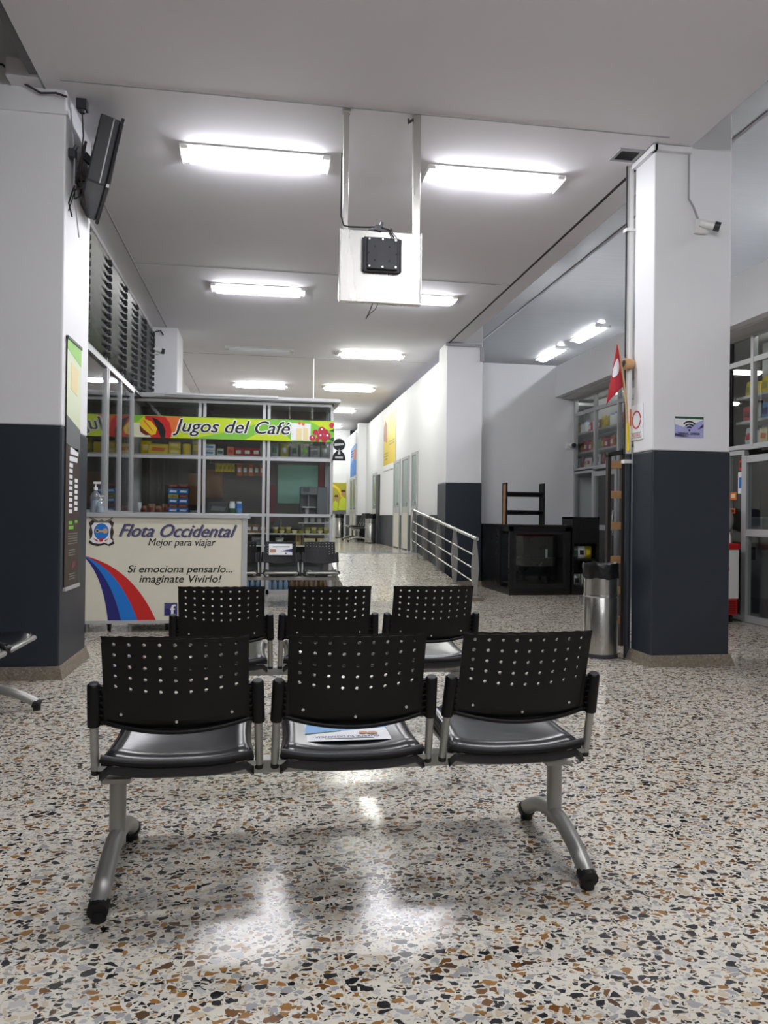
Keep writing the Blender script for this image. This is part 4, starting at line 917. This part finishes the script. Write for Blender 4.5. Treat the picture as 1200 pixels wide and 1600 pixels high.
MB().box(0, .96, .0, .45, 0, .10).box(0, .44, .45, 1.88, 0, 1.03).box(0, .96, .41, .45, .1, 1.03).box(.88, .96, 0, .45, .1, 1.03).box(0, .06, 0, .06, .1, 1.03).box(0, .05, .40, .45, .1, 1.03).box(0, .96, 0, .05, .96, 1.03).box(0, .05, 0, .45, .96, 1.03).build('carcass', 'black', dc, bevel=.003)
MB().box(-.02, .98, -.02, .47, 1.03, 1.06).box(-.02, .46, .47, 1.88, 1.03, 1.06).build('counter_top', 'black', dc, bevel=.003)
MB().box(.06, .88, .0, .008, .17, .92).build('front_glass', 'glass', dc); MB().box(0, .008, .06, .40, .17, .92).build('side_glass', 'glass', dc)
MB().box(.06, .88, -.004, .014, .10, .17).box(.06, .88, -.004, .014, .92, .96).box(.06, .10, -.004, .014, .17, .92).box(.84, .88, -.004, .014, .17, .92).build('glass_frame', 'blackmatt', dc)
MB().box(.03, .90, .05, .40, .55, .56).build('inner_shelf', 'darkglass', dc)
MB().box(.68, .71, .3, .33, .56, .68).build('white_object', 'white', dc)
rk2 = thing('shelf_rack', 'small black two-shelf rack standing on the black display counter', 'shelf', (3.68, 11.36, 1.06))
for x, m in ((0, 'kraft'), (.60, 'black')):
    s_ = MB().box(x, x + .025, 0, .02, 0, .64).box(x, x + .025, .17, .19, 0, .64).box(x, x + .025, 0, .19, .62, .64); so = s_.build('side_frame', 'black', rk2)
    MB().box(x + .006, x + .018, .02, .17, .0, .62).build('side_board', m, so)
for z in (.20, .48): MB().box(.025, .60, .0, .19, z, z + .02).box(.025, .60, .165, .19, z - .05, z).build('shelf', 'black', rk2)
sc = thing('side_cabinet', 'narrow black cabinet with open cubbies beside the display counter', 'cabinet', (4.65, 11.1, 0))
MB().box(0, .03, 0, .42, 0, 1.185).box(.40, .43, 0, .42, 0, 1.185).box(0, .43, .40, .42, 0, 1.185).box(0, .43, 0, .42, 1.155, 1.185).box(.03, .40, 0, .40, 0, .12).box(.03, .40, 0, .02, .78, 1.155).build('carcass', 'black', sc)
MB().box(.03, .40, .02, .40, .52, .55).build('shelf', 'black', sc)
for k, (x, z, m, l) in enumerate(((.10, .55, 'foil', 'leaf'), (.20, .55, 'paper', 'ink'), (.31, .55, 'olive', 'yellow'), (.13, .12, 'foil', 'ink'), (.26, .12, 'foil', 'leaf'))):
    g_bag(f'{["silver and green", "white and black", "yellow green", "silver and black", "silver and dark green"][k]} packet in the {"upper" if z > .3 else "lower"} cubby of the cabinet', 4.65 + x, 11.25, z, .12, .19, .1, m, l, group='packets in the black cabinet')

# ================================================================== RAILING
rl = thing('ramp_railing', 'steel railing of flat posts and rods along the ramp', 'railing', (2.95, 10.5, 0))
ry = [0.04, 1.21, 2.33, 3.45, 4.50]
def rz(y): return max(0, min(FZ, (y + 10.5 - 10.4) / 4.35 * FZ))
for y in ry:
    z = rz(y); p = MB(); p.prism([(-.03, 0), (.03, 0), (.055, .40), (.045, .60), (.02, .84), (-.02, .84), (-.045, .60), (-.055, .40)], lambda a, b, d, y=y, z=z: (a + .02, y + d, z + b), -.006, .006)
    po = p.build('post', 'silver', rl)
    MB().box(-.05, .05, y - .06, y + .06, z, z + .012).build('foot_plate', 'silver', po)
MB().tube([(0, -.14, rz(0) + .85), (0, ry[-1] + .1, rz(ry[-1]) + .86)], .026, 14).build('handrail', 'steel', rl, smooth=50)
for h_ in (.24, .43, .62):
    MB().tube([(-.012, -.02, rz(0) + h_), (-.012, ry[-1] + .02, rz(ry[-1]) + h_)], .011, 10).build('rod', 'steel', rl, smooth=50)
struct('trim_11', MB().box(2.86, 3.03, 10.3, 10.75, 0, .05), 'skirt', 'low concrete kerb under the first railing post')

# ================================================================== CORRIDOR POSTERS
def poster(name, label, x, y0, y1, z0, z1, base, parts):
    t = thing(name, label, 'poster', (x, y1, z0)); F_ = plane((0, 0, 0), (0, -1, 0), (0, 0, 1)); w_, h_ = y1 - y0, z1 - z0
    MB().box(-.012, 0, -w_, 0, 0, h_).build('board', 'alu', t)
    def F2(a, b, d=0): return F_(a * w_, b * h_, d + .012)
    decal('print', [rect(.015, .985, .012, .988)], F2, base, t, 1)
    for k, (nm, pl_, m) in enumerate(parts): decal(nm, pl_, F2, m, t, 2 + k)
    return t
poster('wall_poster', 'large yellow poster high on the corridor wall', 3.03, 17.55, 19.40, 2.30, 3.70, 'yellow',
       [('border', [rect(.015, .985, .012, .10)], 'paper'), ('pale_area', [[(.02, .55), (.5, .62), (.45, .97), (.02, .97)]], 'peach'), ('text_line', [rect(.5, .9, .48, .5), rect(.5, .9, .43, .45), rect(.1, .4, .3, .32), rect(.1, .4, .25, .27), rect(.1, .35, .2, .22)], 'olive'), ('figure', [[(.05, .55), (.3, .5), (.34, .8), (.2, .9), (.06, .8)]], 'skin')])
poster('wall_poster', 'tall blue poster above the last corridor doors', 2.79, 23.15, 24.75, 2.40, 3.72, 'skyblue',
       [('sea', [[(.02, .02), (.98, .02), (.98, .35), (.5, .42), (.02, .3)]], 'blue'), ('pale_sky', [[(.02, .7), (.98, .75), (.98, .98), (.02, .98)]], 'paper'), ('text_line', [rect(.1, .6, .6, .63), rect(.1, .6, .54, .57), rect(.1, .7, .48, .51)], 'navy'), ('photo', [[(.5, .38), (.9, .4), (.92, .6), (.6, .66)]], 'orange')])
ep = thing('end_poster', 'yellow and green photo poster of two workers on the end wall', 'poster', (2.05, 25.97, 1.25)); EF = plane((0, 0, 0), (1, 0, 0), (0, 0, 1))
MB().box(0, .74, 0, .015, 0, 1.05).build('board', 'olive', ep)
decal('bright_arc', [arcband(.15, .55, .38, .46, 0, 80)], EF, 'yellow', ep, 1)
decal('jacket', [[(.26, .1), (.44, .1), (.46, .36), (.38, .44), (.30, .40)], [(.46, .12), (.73, .12), (.73, .5), (.62, .58), (.52, .46)]], EF, 'hivis', ep, 2)
decal('face', [circ(.40, .52, .06, .075), circ(.63, .68, .065, .08)], EF, 'skin', ep, 3)
decal('cap', [[(.33, .56), (.47, .56), (.45, .63), (.35, .63)], [(.55, .73), (.71, .73), (.69, .80), (.57, .80)]], EF, 'brown', ep, 4)
decal('ground', [rect(0, .74, 0, .12)], EF, 'grey', ep, 1)

# ================================================================== FREEZER AND SHOP GOODS
fz = thing('ice_cream_freezer', 'red and white ice cream freezer behind the pillar', 'freezer', (4.75, 7.98, 0))
MB().box(0, .585, 0, .6, .27, .83).build('body', 'white', fz, bevel=.01)
MB().box(-.01, .595, -.01, .61, .83, .895).build('lid', 'red', fz, bevel=.008)
MB().box(0, .565, .0, .08, .09, .27).build('grille', 'red', fz); MB().box(.01, .56, .08, .6, .09, .27).build('lower_body', 'dkgrey', fz)
gl = MB()
for k in range(6): gl.box(.02, .54, -.006, .0, .11 + k * .025, .122 + k * .025)
gl.build('vent_slat', 'dkred', fz)
for x, y in ((.06, .08), (.52, .08), (.06, .52), (.52, .52)): MB().tube([(x - .015, y, .045), (x + .015, y, .045)], .045, 12).build('caster', 'rubber', fz)
FF = plane((.29, 0, .60), (1, 0, 0), (0, 0, 1))
lg = decal('emblem', [[(-.2, .12), (-.05, .16), (.10, .155), (.16, .10), (.175, .0), (.14, -.1), (.05, -.18), (-.05, -.14), (-.2, -.06)]], FF, 'red', fz, 1)
text('emblem_letter', 'r', FF, .075, .12, .02, .085, 'paper', lg, 2, .1, .03); text('emblem_letter', 'o', FF, .06, .135, -.085, -.01, 'paper', lg, 2, .3, .03)
cb = thing('curved_display', 'curved white and violet sheet standing on the freezer', 'display', (5.22, 8.2, .895)); q = MB()
q.grid(lambda u, v: (.02 + .2 * u - .1 * v * v * 0 + .05 * sin(pi * v), .12 * (1 - cos(pi * .5 * u)), .13 + .27 * v), 8, 8); q.build('sheet', 'paper', cb, solid=.003, smooth=60)
MB().box(-.0, .12, -.006, .02, .2, .39).build('violet_print', 'purple', cb); MB().box(.06, .16, .05, .09, 0, .14).build('stand', 'grey', cb)
g_jar('small white bottle standing on the freezer lid', 5.29, 8.1, .895, .02, .12, 'white', 'white', None, 'squeeze_bottle', 'bottle', True)
for nm, lab, y, z, w_, h_, m, l in (('sticker', 'red sticker on the shop pane above the freezer', 8.13, 1.74, .07, .12, 'red', 'ink'), ('sticker', 'blue and white notice on the shop pane above the freezer', 8.13, 1.47, .09, .25, 'paper', 'blue'), ('price_card', 'orange photo card on the shop pane above the freezer', 8.25, 1.40, .12, .09, 'orange', 'peach'), ('price_card', 'small orange card lower on the shop pane above the freezer', 8.27, 1.24, .1, .06, 'orange', 'brown')):
    t = thing(nm, lab, nm.replace('_', ' '), (GX - .006, y, z)); MB().box(-.003, 0, 0, w_, 0, h_).build('card', m, t); MB().box(-.005, -.003, w_ * .2, w_ * .8, h_ * .25, h_ * .75).build('print', l, t)
t = thing('green_backdrop_cloth', 'dark green display board inside the shop behind the freezer', 'board', (6.2, 7.9, .9)); MB().box(0, .03, 0, .6, 0, .9).build('board', 'leaf', t)
t = thing('shop_machine', 'grey machine inside the shop behind the freezer', 'machine', (5.7, 8.12, 0)); MB().box(0, .4, 0, .4, 0, 1.0).box(.05, .35, .05, .35, 1.0, 1.2).build('body', 'grey', t, bevel=.02); MB().box(-.01, 0, .1, .3, .7, .85).build('panel', 'ink', t)
t = thing('red_cabinet', 'tall red cabinet inside the shop by the display counter', 'cabinet', (6.3, 12.3, 0)); MB().box(0, .4, 0, .35, 0, 1.85).build('body', 'wine', t, bevel=.01); MB().box(-.02, 0, .03, .32, .1, 1.7).build('door', 'dkred', t); MB().tube([(-.04, .28, .8), (-.04, .28, 1.1)], .01, 8).build('handle', 'chrome', t)
t = thing('white_cabinet', 'pale cabinet just inside the corner shop pane', 'cabinet', (5.6, 13.05, 0)); MB().box(0, .35, 0, .4, 0, 1.9).build('body', 'ceil', t, bevel=.01); MB().box(.02, .33, -.015, 0, .05, 1.85).build('door', 'paper', t)
t = thing('grey_fridge', 'grey refrigerator inside the corner shop behind the glass door', 'refrigerator', (6.0, 11.5, 0)); MB().box(0, .5, 0, .55, 0, 1.55).build('body', 'grey', t, bevel=.02); MB().box(-.03, 0, .02, .53, .06, 1.5).build('door', 'alu', t); MB().tube([(-.06, .07, .7), (-.06, .07, 1.1)], .01, 8).build('handle', 'dkgrey', t)
for nm, wh, y0, ln, zs in (('corner', 'upper panes of the corner shop', 9.0, 4.58, (2.05, 2.32, 2.66)), ('freezer', 'upper panes above the freezer', 6.3, 2.08, (2.03, 2.30, 2.59))):
    for z, o_ in zip(zs, ('lowest', 'middle', 'top')):
        sh = thing('shop_shelf', f'{o_} pale shelf behind the {wh}', 'shelf', (5.55, y0, z), 0, 'shop shelves behind the ' + wh)
        MB().box(0, .32, 0, ln, 0, .018).build('board', 'ceil', sh); MB().box(-.004, 0, 0, ln, -.01, .02).build('front_edge', 'alu', sh)
    struct('wall_shelf_back', MB().box(5.885, 5.9, y0, y0 + ln, 2.0, 3.28), 'dim', 'board behind the shelves in the ' + wh)
pal = [('paper', 'red'), ('foil', 'leaf'), ('yellow', 'red'), ('cherry', 'paper'), ('orange', 'peach'), ('white', 'blue'), ('kraft', 'paper'), ('magenta', 'paper'), ('skyblue', 'paper'), ('olive', 'leaf')]
cn = {'paper': 'white', 'foil': 'silver', 'yellow': 'yellow', 'cherry': 'cherry red', 'orange': 'orange', 'white': 'white', 'kraft': 'brown', 'magenta': 'magenta', 'skyblue': 'pale blue', 'olive': 'olive'}
rnd = random.Random(3)
def shelf_goods(y0, y1, zs, plan, where, step=.17):
    used = 0
    for zi, z in enumerate(zs):
        y = y1 - .1; k = 0
        while y > y0 + .04:
            typ, m, l = plan[zi][k % len(plan[zi])]
            lab = f'{cn.get(m, m)} {typ} behind the {where}, {["lowest", "middle", "top"][zi]} shelf, {ORD[min(k, 11)]} along'
            hh_ = .15 + .06 * rnd.random()
            args = (5.68, y, z + .018)
            if typ == 'bag': g_bag(lab, *args, .15, hh_ + .02, .09, m, l, -pi / 2, 'goods behind the ' + where)
            elif typ == 'box': g_box(lab, *args, .14, hh_, .1, m, l, -pi / 2, 'goods behind the ' + where)
            else: g_jar(lab, *args, .05, hh_ + .03, m, l, 'goods behind the ' + where)
            y -= step * (.95 + .12 * rnd.random()); k += 1
far_plan = [[('bag', 'foil', 'leaf'), ('bag', 'paper', 'red'), ('bag', 'cherry', 'foil'), ('bag', 'paper', 'olive'), ('box', 'paper', 'red')],
            [('bag', 'olive', 'leaf'), ('bag', 'foil', 'green'), ('bag', 'orange', 'yellow'), ('box', 'cherry', 'paper'), ('bag', 'orange', 'paper')],
            [('bag', 'yellow', 'olive'), ('bag', 'olive', 'yellow'), ('jar', 'white', 'lav'), ('jar', 'white', 'skyblue'), ('bag', 'cherry', 'paper'), ('jar', 'paper', 'red'), ('bag', 'kraft', 'paper')]]
shelf_goods(10.9, 13.55, (2.05, 2.32, 2.66), far_plan, 'corner shop window')
near_plan = [[('bag', 'paper', 'red'), ('jar', 'white', 'grey'), ('box', 'peach', 'orange'), ('box', 'wine', 'paper')],
             [('box', 'red', 'wine'), ('jar', 'foil', 'ink'), ('bag', 'skyblue', 'navy'), ('bag', 'magenta', 'paper'), ('bag', 'yellow', 'orange')],
             [('bag', 'yellow', 'olive'), ('bag', 'yellow', 'peach'), ('bag', 'yellow', 'olive'), ('box', 'orange', 'peach'), ('box', 'peach', 'orange')]]
shelf_goods(7.4, 8.40, (2.03, 2.30, 2.59), near_plan, 'window above the freezer', .15)
